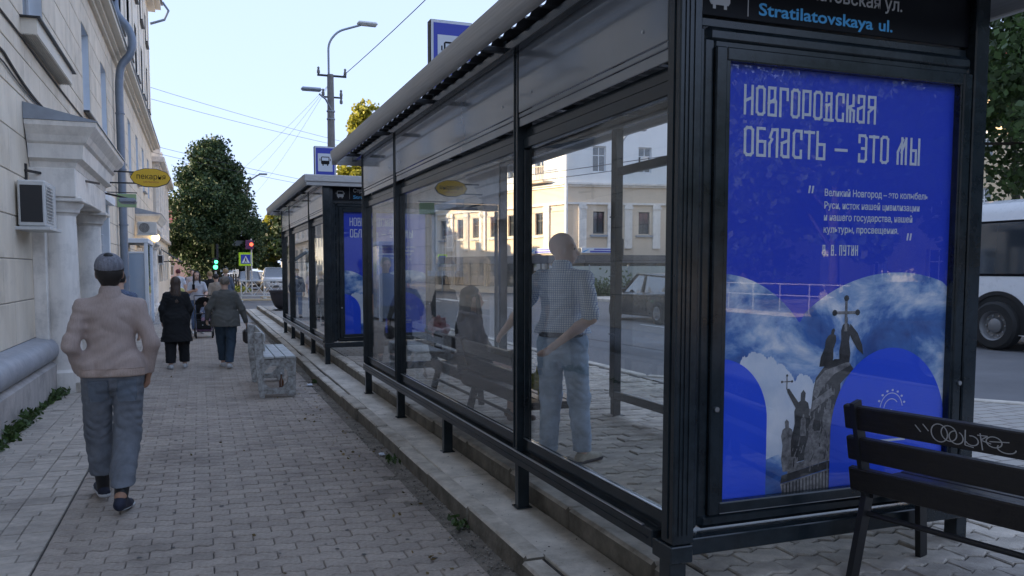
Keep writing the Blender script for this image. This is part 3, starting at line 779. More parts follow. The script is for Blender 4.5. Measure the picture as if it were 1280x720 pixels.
def stop_sign(loc, label):
    t=thing('bus_stop_sign',label,'sign',loc)
    part('casing',MB().cbox((-.03,0,0),(.36,.09,.62),.01),M['darkmetal'],t)
    part('border',MB().cbox((-.022,-.006,.008),(.352,-.001,.612),.002),M['print_white'],t)
    f=part('face',MB().box((0,-.009,.03),(.33,-.0065,.59)),M['stopblue'],t)
    part('panel',MB().box((.035,-.0115,.17),(.295,-.0095,.49)),M['print_white'],f)
    part('bus_symbol',bus_icon(.165,.36,.15,-.012),M['black'],f)
    part('mount',MB().cbox((.02,.02,-.16),(.06,.06,.02),.004).cbox((.27,.02,-.16),(.31,.06,.02),.004),M['darkmetal'],t)
    return t
stop_sign((1.93,6.85,3.22),'blue bus stop sign rising above the roof of the nearer shelter')['group']='bus stop signs on the shelter roofs'
stop_sign((2.0,14.9,3.28),'blue bus stop sign on the roof of the farther shelter')['group']='bus stop signs on the shelter roofs'

# ------------------------------------------------------------------ benches
def slat_bench(name,label,loc,rz,L,graffiti=False):
    """local: +X runs along the bench, the seat lies towards +Y, backrest at y=0"""
    t=thing(name,label,'bench',loc,rz)
    for i,(z,h,y) in enumerate(((.835,.115,-.055),(.685,.115,-.025),(.535,.115,.0))):
        mb=MB().cbox((0,-.018,-h/2),(L,.018,h/2),.006); mb.v=[(a,b*math.cos(.2)-c*math.sin(.2)+y-.0,b*math.sin(.2)+c*math.cos(.2)+z-.07) for a,b,c in mb.v]
        b=part('back_slat',mb,M['blackwood'],t)
        if i==0: b0=b
    for k in range(4): part('seat_slat',MB().cbox((.0,.06+k*.115,.405),(L,.16+k*.115,.435),.005),M['blackwood'],t)
    for x in (.03,L/2-.03,L-.09):
        mb=MB(); mb.beam((x+.03,-.075,.84),(x+.03,.045,.36),.06,.022,(1,0,0)); mb.beam((x+.03,.04,.39),(x+.03,.53,.385),.06,.028)
        mb.beam((x+.03,.045,.40),(x+.03,-.06,0.0),.06,.028,(1,0,0)); mb.beam((x+.03,.49,.385),(x+.03,.52,0.0),.06,.028,(1,0,0))
        part('leg_frame',mb,M['darkmetal'],t)
    part('stretcher',MB().tube([(.03,.03,.30),(L-.03,.03,.30)],.014),M['darkmetal'],t,40)
    if graffiti:
        e=MB(); k=0; g=[[(.0,.03),(.02,.0)],[(-.03,.02),(-.01,-.01)]]
        def loop(cx,cz,rx,rz,a0,a1,n=18): return [(cx+rx*math.cos(R(a0+(a1-a0)*i/n)),cz+rz*math.sin(R(a0+(a1-a0)*i/n))) for i in range(n+1)]
        g+= [loop(.06,0,.03,.042,60,420),loop(.095,.005,.028,.036,160,520),loop(.12,-.008,.025,.03,90,420),[(.155,.035),(.15,-.035),(.18,-.04)],loop(.175,-.01,.022,.022,200,470),[(.205,.03),(.21,-.045)],[(.195,.02),(.23,.022),(.205,.0),(.24,-.01)],loop(.25,.0,.026,.024,20,380),[(.235,.0),(.30,.01)],loop(.29,-.02,.03,.02,150,360)]
        for ln in g:
            for a,b in zip(ln,ln[1:]):
                d=Vector((b[0]-a[0],b[1]-a[1])).normalized(); n=(-d.y*.0022,d.x*.0022); yy=-.0193-.00001*(k%200); k+=1
                q=[(a[0]+n[0],a[1]+n[1]),(a[0]-n[0],a[1]-n[1]),(b[0]-n[0],b[1]-n[1]),(b[0]+n[0],b[1]+n[1])]
                vs=[]
                for (u,v) in q:
                    u,v=u*1.15+.38,v*.95
                    vs.append((u,yy*math.cos(.2)-v*math.sin(.2)-.055,yy*math.sin(.2)+v*math.cos(.2)+.765))
                e.add(vs,[(0,1,2,3)])
        part('graffiti',e,mat('chalk_marker',(.5,.5,.5),.6),b0)
    return t
_a=math.atan2(-.976,.216)
slat_bench('slatted_bench','black slatted bench with white scribbled graffiti in the right foreground',(2.88,2.97,.25),_a,1.9,True)
slat_bench('slatted_bench','black slatted bench inside the nearer shelter with people at it',(2.27,8.15,.25),R(-90),2.55)

def white_bench():
    t=thing('concrete_bench','white painted bench with peeling concrete side frames on the pavement','bench',(.70,10.95,0))
    def side(y):
        mb=MB()
        F=lambda poly: mb.prism(poly,lambda u,v,w:(u,w,v),y,y+.10)
        F([(.0,.0),(.06,.0),(.055,.5),(.045,.86),(-.055,.87),(-.05,.45)])
        F([(.36,.02),(.46,.02),(.47,.52),(.37,.52)]); F([(.06,.05),(.36,.05),(.36,.12),(.06,.12)]); F([(.055,.42),(.37,.42),(.37,.52),(.055,.50)])
        F([(.06,.12),(.13,.12),(.06,.2)]); F([(.36,.12),(.29,.12),(.36,.2)]); F([(.055,.42),(.055,.34),(.13,.42)]); F([(.37,.42),(.37,.34),(.30,.42)])
        return mb
    for y in (0,1.62): part('side_frame',side(y),M['peel'],t)
    for k in range(3): part('seat_slat',MB().cbox((.06+k*.137,-.03,.522),(.187+k*.137,1.75,.553),.006),M['peel2'],t)
    for k in range(2): part('back_slat',MB().cbox((.052,-.02,.62+k*.13),(.078,1.74,.72+k*.13),.006),M['peel2'],t)
    return t
white_bench()

# ------------------------------------------------------------------ buildings
class Face:
    """a facade plane: origin o (x,y), direction u, outward normal n"""
    def __init__(s,o,u,n):
        s.o=Vector((*o,0)); s.u=Vector((*u,0)).normalized(); s.n=Vector((*n,0)).normalized()
    def p(s,a,z,d=0): 
        q=s.o+s.u*a+s.n*d; return (q.x,q.y,z)
    def box(s,mb,a0,a1,z0,z1,d0,d1,c=0):
        P=[s.p(a0,z0,d0),s.p(a1,z0,d0),s.p(a1,z0,d1),s.p(a0,z0,d1),s.p(a0,z1,d0),s.p(a1,z1,d0),s.p(a1,z1,d1),s.p(a0,z1,d1)]
        return mb.add(P,[(0,3,2,1),(4,5,6,7),(0,1,5,4),(1,2,6,5),(2,3,7,6),(3,0,4,7)])
    def wall(s,mb,L,z0,z1,holes,rev=.25,a0=0,rmb=None):
        us=sorted({a0,L,*[h[0] for h in holes],*[h[1] for h in holes]}); zs=sorted({z0,z1,*[h[2] for h in holes],*[h[3] for h in holes]})
        for i in range(len(us)-1):
            for j in range(len(zs)-1):
                cu,cz=(us[i]+us[i+1])/2,(zs[j]+zs[j+1])/2
                if any(h[0]<cu<h[1] and h[2]<cz<h[3] for h in holes): continue
                mb.add([s.p(us[i],zs[j]),s.p(us[i+1],zs[j]),s.p(us[i+1],zs[j+1]),s.p(us[i],zs[j+1])],[(0,1,2,3)])
        for h in holes:
            a,b,c,d=h[:4]
            for q in (((a,c),(b,c)),((b,c),(b,d)),((b,d),(a,d)),((a,d),(a,c))):
                (u0,w0),(u1,w1)=q; (rmb or mb).add([s.p(u0,w0),s.p(u1,w1),s.p(u1,w1,-rev-.1),s.p(u0,w0,-rev-.1)],[(0,1,2,3)])
    def window(s,par,a,b,c,d,dep=.2,m1=None,m2=None,mull=1,trans=.35,fw=.06):
        m1=m1 or M['whiteframe']; m2=m2 or M['winglass']; mb=MB()
        s.box(mb,a,a+fw,c,d,-dep-.05,-dep); s.box(mb,b-fw,b,c,d,-dep-.05,-dep)
        s.box(mb,a+fw,b-fw,c,c+fw,-dep-.05,-dep-.001); s.box(mb,a+fw,b-fw,d-fw,d,-dep-.05,-dep-.001)
        for k in range(mull):
            m=a+(b-a)*(k+1)/(mull+1); s.box(mb,m-fw*.4,m+fw*.4,c+fw,d-fw,-dep-.045,-dep-.004)
        if trans: z=d-(d-c)*trans; s.box(mb,a+fw,b-fw,z-fw*.4,z+fw*.4,-dep-.044,-dep-.006)
        w=part('window',mb,m1,par,world=True)
        g=MB(); s.box(g,a+.01,b-.01,c+.01,d-.01,-dep-.035,-dep-.028); part('pane',g,m2,w,world=True)
        return w

# ---- long cream building along the left side
LF=Face((-2.1,-6),(0,1),(1,0))         # a = y+6
LB=thing('apartment_building','long cream apartment building with block joints running along the left of the pavement','building',(-2.1,-6,0))
Y0=6.0; END=43.2+Y0
wins=[(12.25,13.75),(18.1,19.25),(21.4,22.6),(25.6,26.8),(29.0,30.2),(32.4,33.6),(35.8,37.0),(39.2,40.4),(8.6,10.1),(5.0,6.5),(1.4,2.9),(-2.6,-1.1)]
holes=[(a+Y0,b+Y0,4.86,6.58) for a,b in wins]
up=[(y,y+1.2) for y in np.arange(-4,42,3.4)]
holes+=[(a+Y0,b+Y0,8.9,10.9) for a,b in up]+[(a+Y0,b+Y0,11.9,13.3) for a,b in up]
grd=[(19.2,21.2,1.75,3.0),(6.0,7.6,1.9,3.3),(1.0,2.6,1.9,3.3),(35.0,36.4,1.2,3.1),(38.6,40.0,1.2,3.1)]
holes+=[(a+Y0,b+Y0,c,d) for a,b,c,d in grd]
doorh=[(13.35,14.95,0.16,2.65),(32.6,33.9,0.16,2.6)]
holes+=[(a+Y0,b+Y0,c,d) for a,b,c,d in doorh]
arch=[(28.6,29.7,3.4,4.5)]
mb=MB(); rmb=MB(); LF.wall(mb,END,-.05,14.2,holes,rev=.25,rmb=rmb); part('window_reveals',rmb,M['bluewhite'],LB,world=True)['kind']='stuff'  # white reveals; the sky's pale blue light put into their colour
# body volume behind
mb.add([(-2.1,-6,-.05),(-16,-6,-.05),(-16,43.2,-.05),(-2.1,43.2,-.05),(-2.1,-6,14.2),(-16,-6,14.2),(-16,43.2,14.2),(-2.1,43.2,14.2)],[(0,1,5,4),(1,2,6,5),(2,3,7,6)])
part('wall',mb,M['joint'],LB,world=True)
# rusticated plaster blocks (each its own piece), clipped round openings
avoid=[(a+Y0-.0,b+Y0+.0,4.86,6.58) for a,b in wins]+[(a+Y0,b+Y0,c,d) for a,b,c,d in grd+doorh]
rows=[]; z=.78
while z<7.3: rows.append((z,min(z+.52,7.36))); z+=.52
blocks=[]
for ri,(za,zb) in enumerate(rows):
    y=-6+ (0 if ri%2 else -.55)
    while y<43.2:
        a=max(y,-6)+6; b=min(y+1.1,43.2)+6; y+=1.1
        if b-a<.05: continue
        segs=[(a,b,za,zb)]
        for h in avoid:
            ns=[]
            for (p,q,r_,s_) in segs:
                if h[0]>=q or h[1]<=p or h[2]>=s_ or h[3]<=r_: ns.append((p,q,r_,s_)); continue
                if p<h[0]: ns.append((p,h[0],r_,s_))
                if q>h[1]: ns.append((h[1],q,r_,s_))
                p2,q2=max(p,h[0]),min(q,h[1])
                if r_<h[2]: ns.append((p2,q2,r_,h[2]))
                if s_>h[3]: ns.append((p2,q2,h[3],s_))
            segs=ns
        blocks+=[g for g in segs if g[1]-g[0]>.03 and g[3]-g[2]>.03]
def blk(mb,g):
    a,b,c,d=g; mb.cbox((-2.13,a-6+.004,c+.006),(-2.088,b-6-.004,d-.006),.006)
vis=[g for g in blocks if g[0]-6>8.2]; vis.sort(key=lambda g:g[0]-(g[1]-g[0])*3); vs_=set(vis[:292])
cache={}
for g in vis[:292]:
    key=(round(g[1]-g[0],3),round(g[3]-g[2],3))
    if key not in cache: cache[key]=MB().cbox((-.03,-key[0]/2+.004,-key[1]/2+.006),(.012,key[0]/2-.004,key[1]/2-.006),.006).mesh('plaster_block',M['plaster'])
    o=link('plaster_block',cache[key],LB,(RNG.normal(0,.0006),(g[0]+g[1])/2,(g[2]+g[3])/2))
mb=MB()
for g in blocks:
    if g in vs_: continue
    blk(mb,g)
o=part('plaster_blocks_far',mb,M['plaster'],LB,world=True); o['kind']='stuff'
# upper floors: smooth plaster with shallow pilaster strips
mb=MB(); LF.wall(mb,END,7.62,14.2,[h for h in holes if h[2]>8],rev=.0); mb.v=[(x+.014,y,z) for x,y,z in mb.v]
for y in np.arange(-5.2,43,3.4): LF.box(mb,y+Y0,y+Y0+.55,7.7,14.0,0,.06)
part('upper_wall',mb,M['plaster2'],LB,world=True)
mb=MB(); LF.box(mb,0,END,7.36,7.46,0,.10); LF.box(mb,0,END,7.46,7.56,0,.2); LF.box(mb,0,END+.25,7.56,7.68,0,.36); LF.box(mb,0,END,8.45,8.55,0,.08)
part('cornice',mb,M['plaster2'],LB,world=True)
mb=MB(); LF.box(mb,0,END+.3,7.681,7.70,0,.40); part('cornice_flashing',mb,M['zinc'],LB,world=True)
mb=MB(); LF.box(mb,0,END+.5,14.2,14.35,-14,.35); LF.box(mb,0,END+.6,14.35,14.6,-14,.6); part('eaves',mb,M['plaster2'],LB,world=True)
mb=MB().add([(-1.4,-6.4,14.6),(-1.4,43.9,14.6),(-9,40,17.2),(-9,-3,17.2),(-16.6,-6.4,14.6),(-16.6,43.9,14.6)],[(0,1,2,3),(1,5,2),(5,4,3,2),(4,0,3)]); part('roof',mb,M['zinc'],LB,world=True)
mb=MB().tube([(-1.42,43.6,14.7),(-1.15,43.75,14.35),(-1.35,43.75,13.9),(-2.0,43.6,13.6)],.06); part('eaves_spout',mb,M['pipe'],LB,world=True)
for i,(a,b) in enumerate(wins):
    LF.window(LB,a+Y0,b+Y0,4.87,6.57,dep=.16,m2=M['winlight'] if a>15 else M['winglass'])
    if a<15 or i>6: continue
    mb=MB(); LF.box(mb,a+Y0-.06,b+Y0+.06,4.80,4.835,-.15,.12); part('sill',mb,M['darkmetal'] if i in (1,) else M['zinc'],LB,world=True)
for (a,b) in up:
    for c,d in ((8.9,10.9),(11.9,13.3)):
        LF.window(LB,a+Y0,b+Y0,c+.01,d-.01,dep=.16,m2=M['winlight'])
        mb=MB(); LF.box(mb,a+Y0-.08,b+Y0+.08,c-.06,c-.01,-.1,.14); part('sill',mb,M['darkmetal'],LB,world=True)
for a,b,c,d in grd:
    w=LF.window(LB,a+Y0,b+Y0,c+.01,d-.01,dep=.12)
    if a>19 and a<20:
        g=MB()
        for k in range(11): g.tube([LF.p(a+Y0+.02+(b-a-.04)*k/10,c,-.04),LF.p(a+Y0+.02+(b-a-.04)*k/10,d,-.04)],.008,5)
        for k in range(6): zz=c+.02+(d-c-.04)*k/5; g.tube([LF.p(a+Y0,zz,-.03),LF.p(b+Y0,zz,-.03)],.008,5)
        part('window_grille',g,M['whiteframe'],w,world=True)
        mb=MB(); LF.box(mb,a+Y0-.25,a+Y0,c-.1,d+.2,0,.1); LF.box(mb,b+Y0,b+Y0+.25,c-.1,d+.2,0,.1); LF.box(mb,a+Y0-.35,b+Y0+.35,d+.2,d+.38,0,.22); LF.box(mb,a+Y0-.35,b+Y0+.35,c-.25,c-.1,0,.2); part('window_surround',mb,M['bluewhite'],LB,world=True)
for a,b,c,d in doorh:
    mb=MB(); LF.box(mb,a+Y0+.02,b+Y0-.02,c,d-.02,-.2,-.14); dr=part('door',mb,M['pipe'],LB,world=True)
    mb=MB(); LF.box(mb,b+Y0-.25,b+Y0-.22,1.0,1.3,-.14,-.09); part('handle',mb,M['alu'],dr,world=True)
# box sill under the near upper window: ribbed underside, dark flashing on top
mb=MB(); LF.box(mb,12.05+Y0,15.1+Y0,4.72,4.92,0,.20)
for k in range(7): LF.box(mb,12.05+Y0,15.1+Y0,4.705,4.721,.02+k*.026,.034+k*.026)
sb=part('box_sill',mb,M['plaster2'],LB,world=True); mb=MB(); LF.box(mb,12.0+Y0,15.25+Y0,4.921,4.94,0,.25); part('flashing',mb,M['darkmetal'],sb,world=True)
# plinth with painted roll top (ends before the portal)
mb=MB()
pr=[(0,-.05),(.23,-.05),(.235,.40),(.17,.44),(0,.44)]
mb.prism(pr,lambda u,v,w:(-2.1+u,w,v),-6,12.45); part('plinth',mb,M['plinth'],LB,world=True)
roll=[(0,.441)]+[(.13+.14*math.cos(R(t)),.60+.155*math.sin(R(t))) for t in range(-78,91,14)]+[(0,.78)]
mb=MB().prism(roll,lambda u,v,w:(-2.1+u,w,v),-6,12.40); part('plinth_roll',mb,M['plinthroll'],LB,35,True)
mb=MB(); LF.box(mb,16.2+Y0,END,-.05,.6,0,.10); LF.box(mb,16.2+Y0,END,.6,.66,0,.13); part('plinth',mb,M['plinth'],LB,world=True)
# downpipe with double bend, and brackets
pp=[(-2.0,24.4,14.3),(-2.0,24.4,9.0),(-1.98,24.4,8.55),(-1.66,24.4,8.2),(-1.56,24.4,7.85),(-1.62,24.4,7.5),(-1.88,24.4,7.2),(-1.94,24.4,6.7),(-1.94,24.4,1.2),(-1.94,24.4,.75),(-1.85,24.4,.35)]
def smooth_path(P,n=6):
    P=[Vector(p) for p in P]; out=[P[0]]
    for i in range(1,len(P)-1):
        a,b,c=P[i-1],P[i],P[i+1]; r=min((b-a).length,(c-b).length)*.45
        s=b+(a-b).normalized()*r; e=b+(c-b).normalized()*r
        for k in range(n+1): t=k/n; out.append(s*(1-t)**2+b*2*t*(1-t)+e*t*t)
    return out+[P[-1]]
mb=MB().tube(smooth_path(pp),.105,12)
for z in (13,11.3,9.9,5.9,4.4,2.9,1.5): mb.lathe([(.12,-.02),(.125,0),(.12,.02)],(-1.935,24.4,z),14)
dp=part('downpipe',mb,M['pipe'],LB,50,True)
# portal: roofed hood on pilasters and columns
def portal(ya,yb,label):
    t=thing('entrance_portal',label,'portal',(-2.1,ya,0),0,'white entrance portals of the left building'); X1=-1.23
    pp_=lambda n,mb,m,sm=None: part(n,mb,m,t,sm,True)
    prof=[(.56,3.04),(.58,3.12),(.66,3.16),(.68,3.34),(.72,3.37),(.76,3.45),(.85,3.56),(.86,3.62)]
    def sweep(prof,z_off=0):
        mb=MB(); vs=[];fs=[];n=len(prof)
        path=lambda e:[(-2.08,ya+.86-e),(-2.1+e,ya+.86-e),(-2.1+e,yb-.86+e),(-2.08,yb-.86+e)]
        for (e,z) in prof:
            vs+=[(x,y,z) for x,y in path(e)]
        for i in range(n-1):
            for k in range(3): fs.append((i*4+k,i*4+k+1,(i+1)*4+k+1,(i+1)*4+k))
        fs.append((3,2,1,0)); fs.append(tuple((n-1)*4+k for k in range(4)))
        for k in (0,3): fs.append(tuple(i*4+k for i in range(n))+())
        return mb.add(vs,fs)
    pp_('hood',sweep(prof),M['whitewash'])
    mb=MB().add([(-2.085,ya,3.84),(-2.085,yb,3.84),(X1+.01,yb+.01,3.635),(X1+.01,ya-.01,3.635),(-2.085,ya-.01,3.625),(-2.085,yb,3.625),(X1+.01,yb+.01,3.622),(X1+.01,ya-.01,3.622)],[(0,1,2,3),(4,7,6,5),(0,3,7,4),(3,2,6,7),(2,1,5,6),(1,0,4,5)])
    pp_('hood_flashing',mb,M['zinc'])
    mb=MB(); mb.cbox((-2.095,ya+.26,2.66),(-1.54,yb-.26,3.041),.01); pp_('lintel',mb,M['whitewash'])
    for c in (ya+.62,yb-.62):
        mb=MB(); mb.cbox((-2.095,c-.33,0),(-1.93,c+.33,2.44),.01); pp_('pilaster',mb,M['whitewash'])
        mb=MB().lathe([(.27,.0),(.27,.28),(.235,.32),(.228,.4),(.222,1.4),(.205,2.42),(.23,2.45)],(-1.80,c,0),28); cl=pp_('column',mb,M['whitewash'],35)
        mb=MB().lathe([(.22,2.45),(.25,2.47),(.26,2.52),(.30,2.56),(.31,2.60)],(-1.80,c,0),28); mb.cbox((-2.09,c-.34,2.602),(-1.47,c+.34,2.657),.01); pp_('capital',mb,M['whitewash'],35)
    mb=MB().cbox((-2.09,ya+.4,0),(-1.55,yb-.4,.14),.01); pp_('step',mb,M['slab'])
    return t
portal(11.95,16.15,'white portal with columns and grey hood behind the near air conditioner')
portal(31.0,35.6,'smaller looking white portal farther along the cream facade, lamp glowing under it')
def ac_unit(loc,rz,label,s=1.0):
    """front face looks towards local -Y"""
    t=thing('air_conditioner',label,'air conditioner',loc,rz)
    part('casing',MB().cbox((0,0,0),(.80*s,.30*s,.56*s),.015),M['dwhite'],t)
    g=MB(); 
    for k in range(12): g.box((.04*s,-.012,.05*s+k*.04*s),(.52*s,-.004,.058*s+k*.04*s))
    for k in range(9): g.box((.05*s+k*.057*s,-.009,.04*s),(.056*s+k*.057*s,-.005,.52*s))
    part('grille',g,M['dwhite'],t); part('fan_recess',MB().lathe([(.0,-.003),(.22*s,-.003),(.22*s,.002)],(.28*s,0,.28*s),24,'y'),M['darkmetal'],t)
    part('side_vent',MB().cbox((-.006,.03*s,.05*s),(-.001,.27*s,.5*s),.002),M['darkmetal'],t)
    part('bracket',MB().cbox((-.03,-.05,-.045),(.84*s,.4*s,-.005),.004),M['dwhite'],t)
    return t
ac_unit((-1.76,11.26,2.22),R(90),'boxy white air conditioner on a bracket low on the cream wall, nearest of them')
ac_unit((-1.98,30.4,2.9),0,'white air conditioner under the hood of the farther portal',.75)['group']='air conditioners'
# vestibule with blue-white frame between the downpipe and the second portal
t=thing('entrance_vestibule','blue-white framed glazed entrance box beside the grey downpipe','vestibule',(-2.1,25.6,0))
mb=MB()
for (x,y) in ((-1.42,25.7),(-1.42,28.3)): mb.cbox((x-.10,y-.06,0),(x,y+.06,2.45),.01)
mb.cbox((-2.07,25.62,2.45),(-1.40,28.38,2.58),.01); mb.cbox((-2.07,25.66,2.15),(-1.5,25.72,2.2),.005); part('frame',mb,M['bluewhite'],t,world=True)
part('glazing',MB().box((-2.06,25.68,.1),(-1.52,25.70,2.15)).box((-1.47,25.76,.1),(-1.46,28.24,2.45)),M['winlight'],t,world=True)

# things fixed to the left wall
def bracket_sign():
    t=thing('oval_bakery_sign','yellow oval bakery sign on black bars sticking out from the left building','sign',(-2.08,16.3,2.9))
    mb=MB(); F=lambda r,yy0,yy1,m: None
    cx,cz,rx,rz_=-.78,3.30,.315,.155; y=15.6
    oval=[(cx+rx*math.cos(R(a))*(1+.02*math.cos(R(a*10))),cz+rz_*math.sin(R(a))*(1+.02*math.cos(R(a*10)))) for a in range(0,360,6)]
    big=[(cx+(p-cx)*1.035,cz+(q-cz)*1.06) for p,q in oval]
    part('rim',MB().prism(big,lambda u,v,w:(u,w,v),y,y+.06),M['darkmetal'],t,world=True)
    f=part('face',MB().prism(oval,lambda u,v,w:(u,w,v),y-.006,y-.001),mat('sign_yellow',(.72,.44,.012),.35),t,world=True)
    text_mb('пекарня',.135,M['black'],'lettering',f,(cx-.235,y-.0075,cz-.025),(1,0,0),width=.47,bold=.0)
    text_mb('МЕЛЬНИЦА',.04,mat('sign_red_brown',(.35,.06,.02),.5),'lettering',f,(cx-.12,y-.0075,cz-.09),(1,0,0),width=.25)
    mb=MB().beam((-2.08,y+.03,3.40),(cx-.2,y+.03,3.39),.025,.025).beam((-2.08,y+.03,3.19),(cx-.2,y+.03,3.20),.025,.025)
    part('bracket_bar',mb,M['darkmetal'],t,world=True); return t
bracket_sign()
o=solo('bracket_bar',MB().beam((-2.08,11.9,2.96),(-1.40,13.6,2.98),.03,.03).beam((-2.08,11.95,2.80),(-2.08,11.95,3.05),.04,.05),M['darkmetal'],'thin black bar fixed to the wall across the near white portal','bracket',(-2.08,11.9,2.8))
def small_sign(y,z,label):
    t=thing('projecting_sign',label,'sign',(-2.08,y,z))
    part('plate',MB().cbox((-1.72,y-.02,z-.16),(-1.32,y+.02,z+.14),.01),M['ygreen'] if 0 else mat('sign_pale_green',(.30,.42,.22),.5),t,world=True)
    part('bracket_bar',MB().beam((-2.08,y,z+.17),(-1.30,y,z+.17),.02,.02),M['darkmetal'],t,world=True)
small_sign(20.2,3.25,'small pale green and grey sign hanging beyond the yellow oval one')
t=thing('wall_speaker_lamp','grey floodlight on an arm under the edge of the near portal hood','floodlight',(-1.4,15.9,3.1))
part('arm',MB().tube([(-1.6,16.0,3.05),(-1.3,15.9,2.98),(-1.15,15.7,2.93)],.018),M['darkmetal'],t,40,True)
part('lamp_head',MB().cbox((-1.30,15.45,2.84),(-1.02,15.8,2.93),.03),M['zinc'],t,world=True)
t=thing('porch_lamp','round warm glowing lamp under the hood of the farther portal','lamp',(-1.45,31.3,2.85))
bb=MB().lathe([(.01,-.14),(.09,-.11),(.135,-.04),(.14,.03),(.10,.10),(.03,.14)],(-1.45,31.1,2.80),16)
part('globe',bb,mat('warm_lamp_globe',(.9,.7,.4),.4,emit=(1,.72,.32),estr=2.2),t,60,True)
part('lamp_arm',MB().tube([(-1.45,31.1,2.94),(-1.45,31.3,3.03),(-1.6,31.4,3.03)],.015),M['darkmetal'],t,40,True)
# cables stapled to the wall
def cable(name,pts,r,label,cat='cable',sag=0,group=None,seg=14):
    P=[]
    for a,b in zip(pts,pts[1:]):
        a=Vector(a);b=Vector(b)
        for k in range(seg):
            s_=k/seg; P.append(a.lerp(b,s_)-Vector((0,0,4*sag*s_*(1-s_))))
    P.append(Vector(pts[-1])); base=P[0]
    return solo(name,MB().tube(P,r,5),M['cable'],label,cat,tuple(base),40,group)
cable('wall_cable',[(-2.07,-5,4.68),(-2.07,12.0,4.66),(-2.07,18.6,4.64)],.014,'black cable running along the cream wall just under the upper windows',sag=.03)
cable('wall_cable',[(-2.07,-5,4.05),(-2.07,10.9,4.08),(-2.07,13,3.98),(-2.07,15.0,4.02)],.010,'thin black cable slanting down the cream wall towards the portal roof',sag=.03)
cable('wall_cable',[(-2.07,-5,4.22),(-2.07,10.9,4.20),(-2.07,13.4,4.02),(-2.07,15.6,4.01)],.016,'thicker sagging black cable above the near portal roof',sag=.05)
# weeds at the foot of the plinth
def leafmass(n,cx,sx,size,up=.6,seed=1,bend=.0):
    r=np.random.default_rng(seed); c=r.normal(0,1,(n,3))
    return r,c
def quads(cent,size,rng,flat=0.0,aspect=1.5,nrm=None):
    n=len(cent); a=rng.normal(0,1,(n,3)); a[:,2]*=(1-flat); a/=np.linalg.norm(a,axis=1)[:,None]
    b=rng.normal(0,1,(n,3)); b-=a*(a*b).sum(1)[:,None]; b/=np.linalg.norm(b,axis=1)[:,None]
    s=(size*rng.uniform(.6,1.3,n))[:,None] if np.isscalar(size) else size[:,None]
    V=np.stack([cent-a*s*aspect*.5, cent+b*s*.5, cent+a*s*aspect*.5, cent-b*s*.5],1)   # diamond leaf
    return V.reshape(-1,3), np.arange(4*n).reshape(n,4)
r_=np.random.default_rng(5); C_=[]
for (y0,y1,n,w,h) in ((8.0,9.3,170,.045,.08),(9.0,10.3,300,.05,.12),(10.2,11.6,130,.03,.05),(11.6,12.6,260,.06,.07),(12.5,13.2,100,.04,.03),(5.2,8.2,160,.04,.07)):
    y=r_.uniform(y0,y1,n); x=-1.86+np.abs(r_.normal(0,w,n)); z=np.abs(r_.normal(0,h*.55,n))+.004; C_.append(np.stack([x,y,z],1))
V,Q=quads(np.concatenate(C_),.036,r_,aspect=2.4); V=V; o=geo('weeds',V,Q,M['green2'],None,'stuff'); tag(o,'green weeds growing along the foot of the left plinth','weeds')
r_=np.random.default_rng(6); n=90; C_=np.stack([1.57+r_.normal(0,.022,n),r_.choice([5.0,6.95,12.2],n)+r_.normal(0,.06,n),np.abs(r_.normal(0,.018,n))],1)
V,Q=quads(C_,.03,r_,aspect=2.4); o=geo('kerb_weeds',V,Q,M['green2'],None,'stuff'); tag(o,'small weeds in the gravel beside the kerb','weeds')

# ---- second building beyond
NF=Face((-2.0,44.4),(0,1),(1,0))
t=thing('ornate_building','lower pale ornate building seen edge-on beyond the cream one','building',(-2.0,44.4,0))
hs=[(1.2+i*2.6,2.4+i*2.6,4.2,5.9) for i in range(5)]+[(1.2+i*2.6,2.4+i*2.6,1.0,2.9) for i in range(5)]
mb=MB(); NF.wall(mb,15,-.05,7.2,hs); mb.add([(-2.0,44.4,-.05),(-14,44.4,-.05),(-14,59.4,-.05),(-2,59.4,-.05),(-2.0,44.4,7.2),(-14,44.4,7.2),(-14,59.4,7.2),(-2,59.4,7.2)],[(0,1,5,4),(1,2,6,5),(2,3,7,6),(4,5,6,7)])
part('wall',mb,M['plaster2'],t,world=True)
mb=MB(); NF.box(mb,0,15.2,3.3,3.5,0,.2); NF.box(mb,0,15.2,6.9,7.05,0,.2); NF.box(mb,-.2,15.3,7.05,7.3,-12,.45)
for i in range(6): NF.box(mb,.2+i*2.6,.65+i*2.6,3.5,6.9,0,.14); NF.box(mb,.1+i*2.6,.75+i*2.6,7.3,7.9,-.4,.25)
part('cornice',mb,M['whitewash'],t,world=True)
for h in hs: NF.window(t,h[0],h[1],h[2],h[3])
ac_unit((-1.72,43.6,1.95),R(90),'white air conditioner above the far doorway, past both portals',.8)
t=thing('door_awning','dark grey awning over a doorway at the far end of the left row','awning',(-1.9,46.5,2.0))
mb=MB().add([(-1.9,46,2.75),(-1.9,49,2.75),(-.95,49,2.1),(-.95,46,2.1),(-1.9,46,2.7),(-1.9,49,2.7),(-.95,49,2.05),(-.95,46,2.05)],[(0,3,2,1),(4,5,6,7),(0,4,7,3),(3,7,6,2),(2,6,5,1),(1,5,4,0)]); part('canopy',mb,mat('awning_slate',(.05,.07,.085),.7),t,world=True)
part('bracket',MB().beam((-1.95,46.1,2.1),(-.98,46.1,2.07),.03,.03).beam((-1.95,48.9,2.1),(-.98,48.9,2.07),.03,.03),M['darkmetal'],t,world=True)

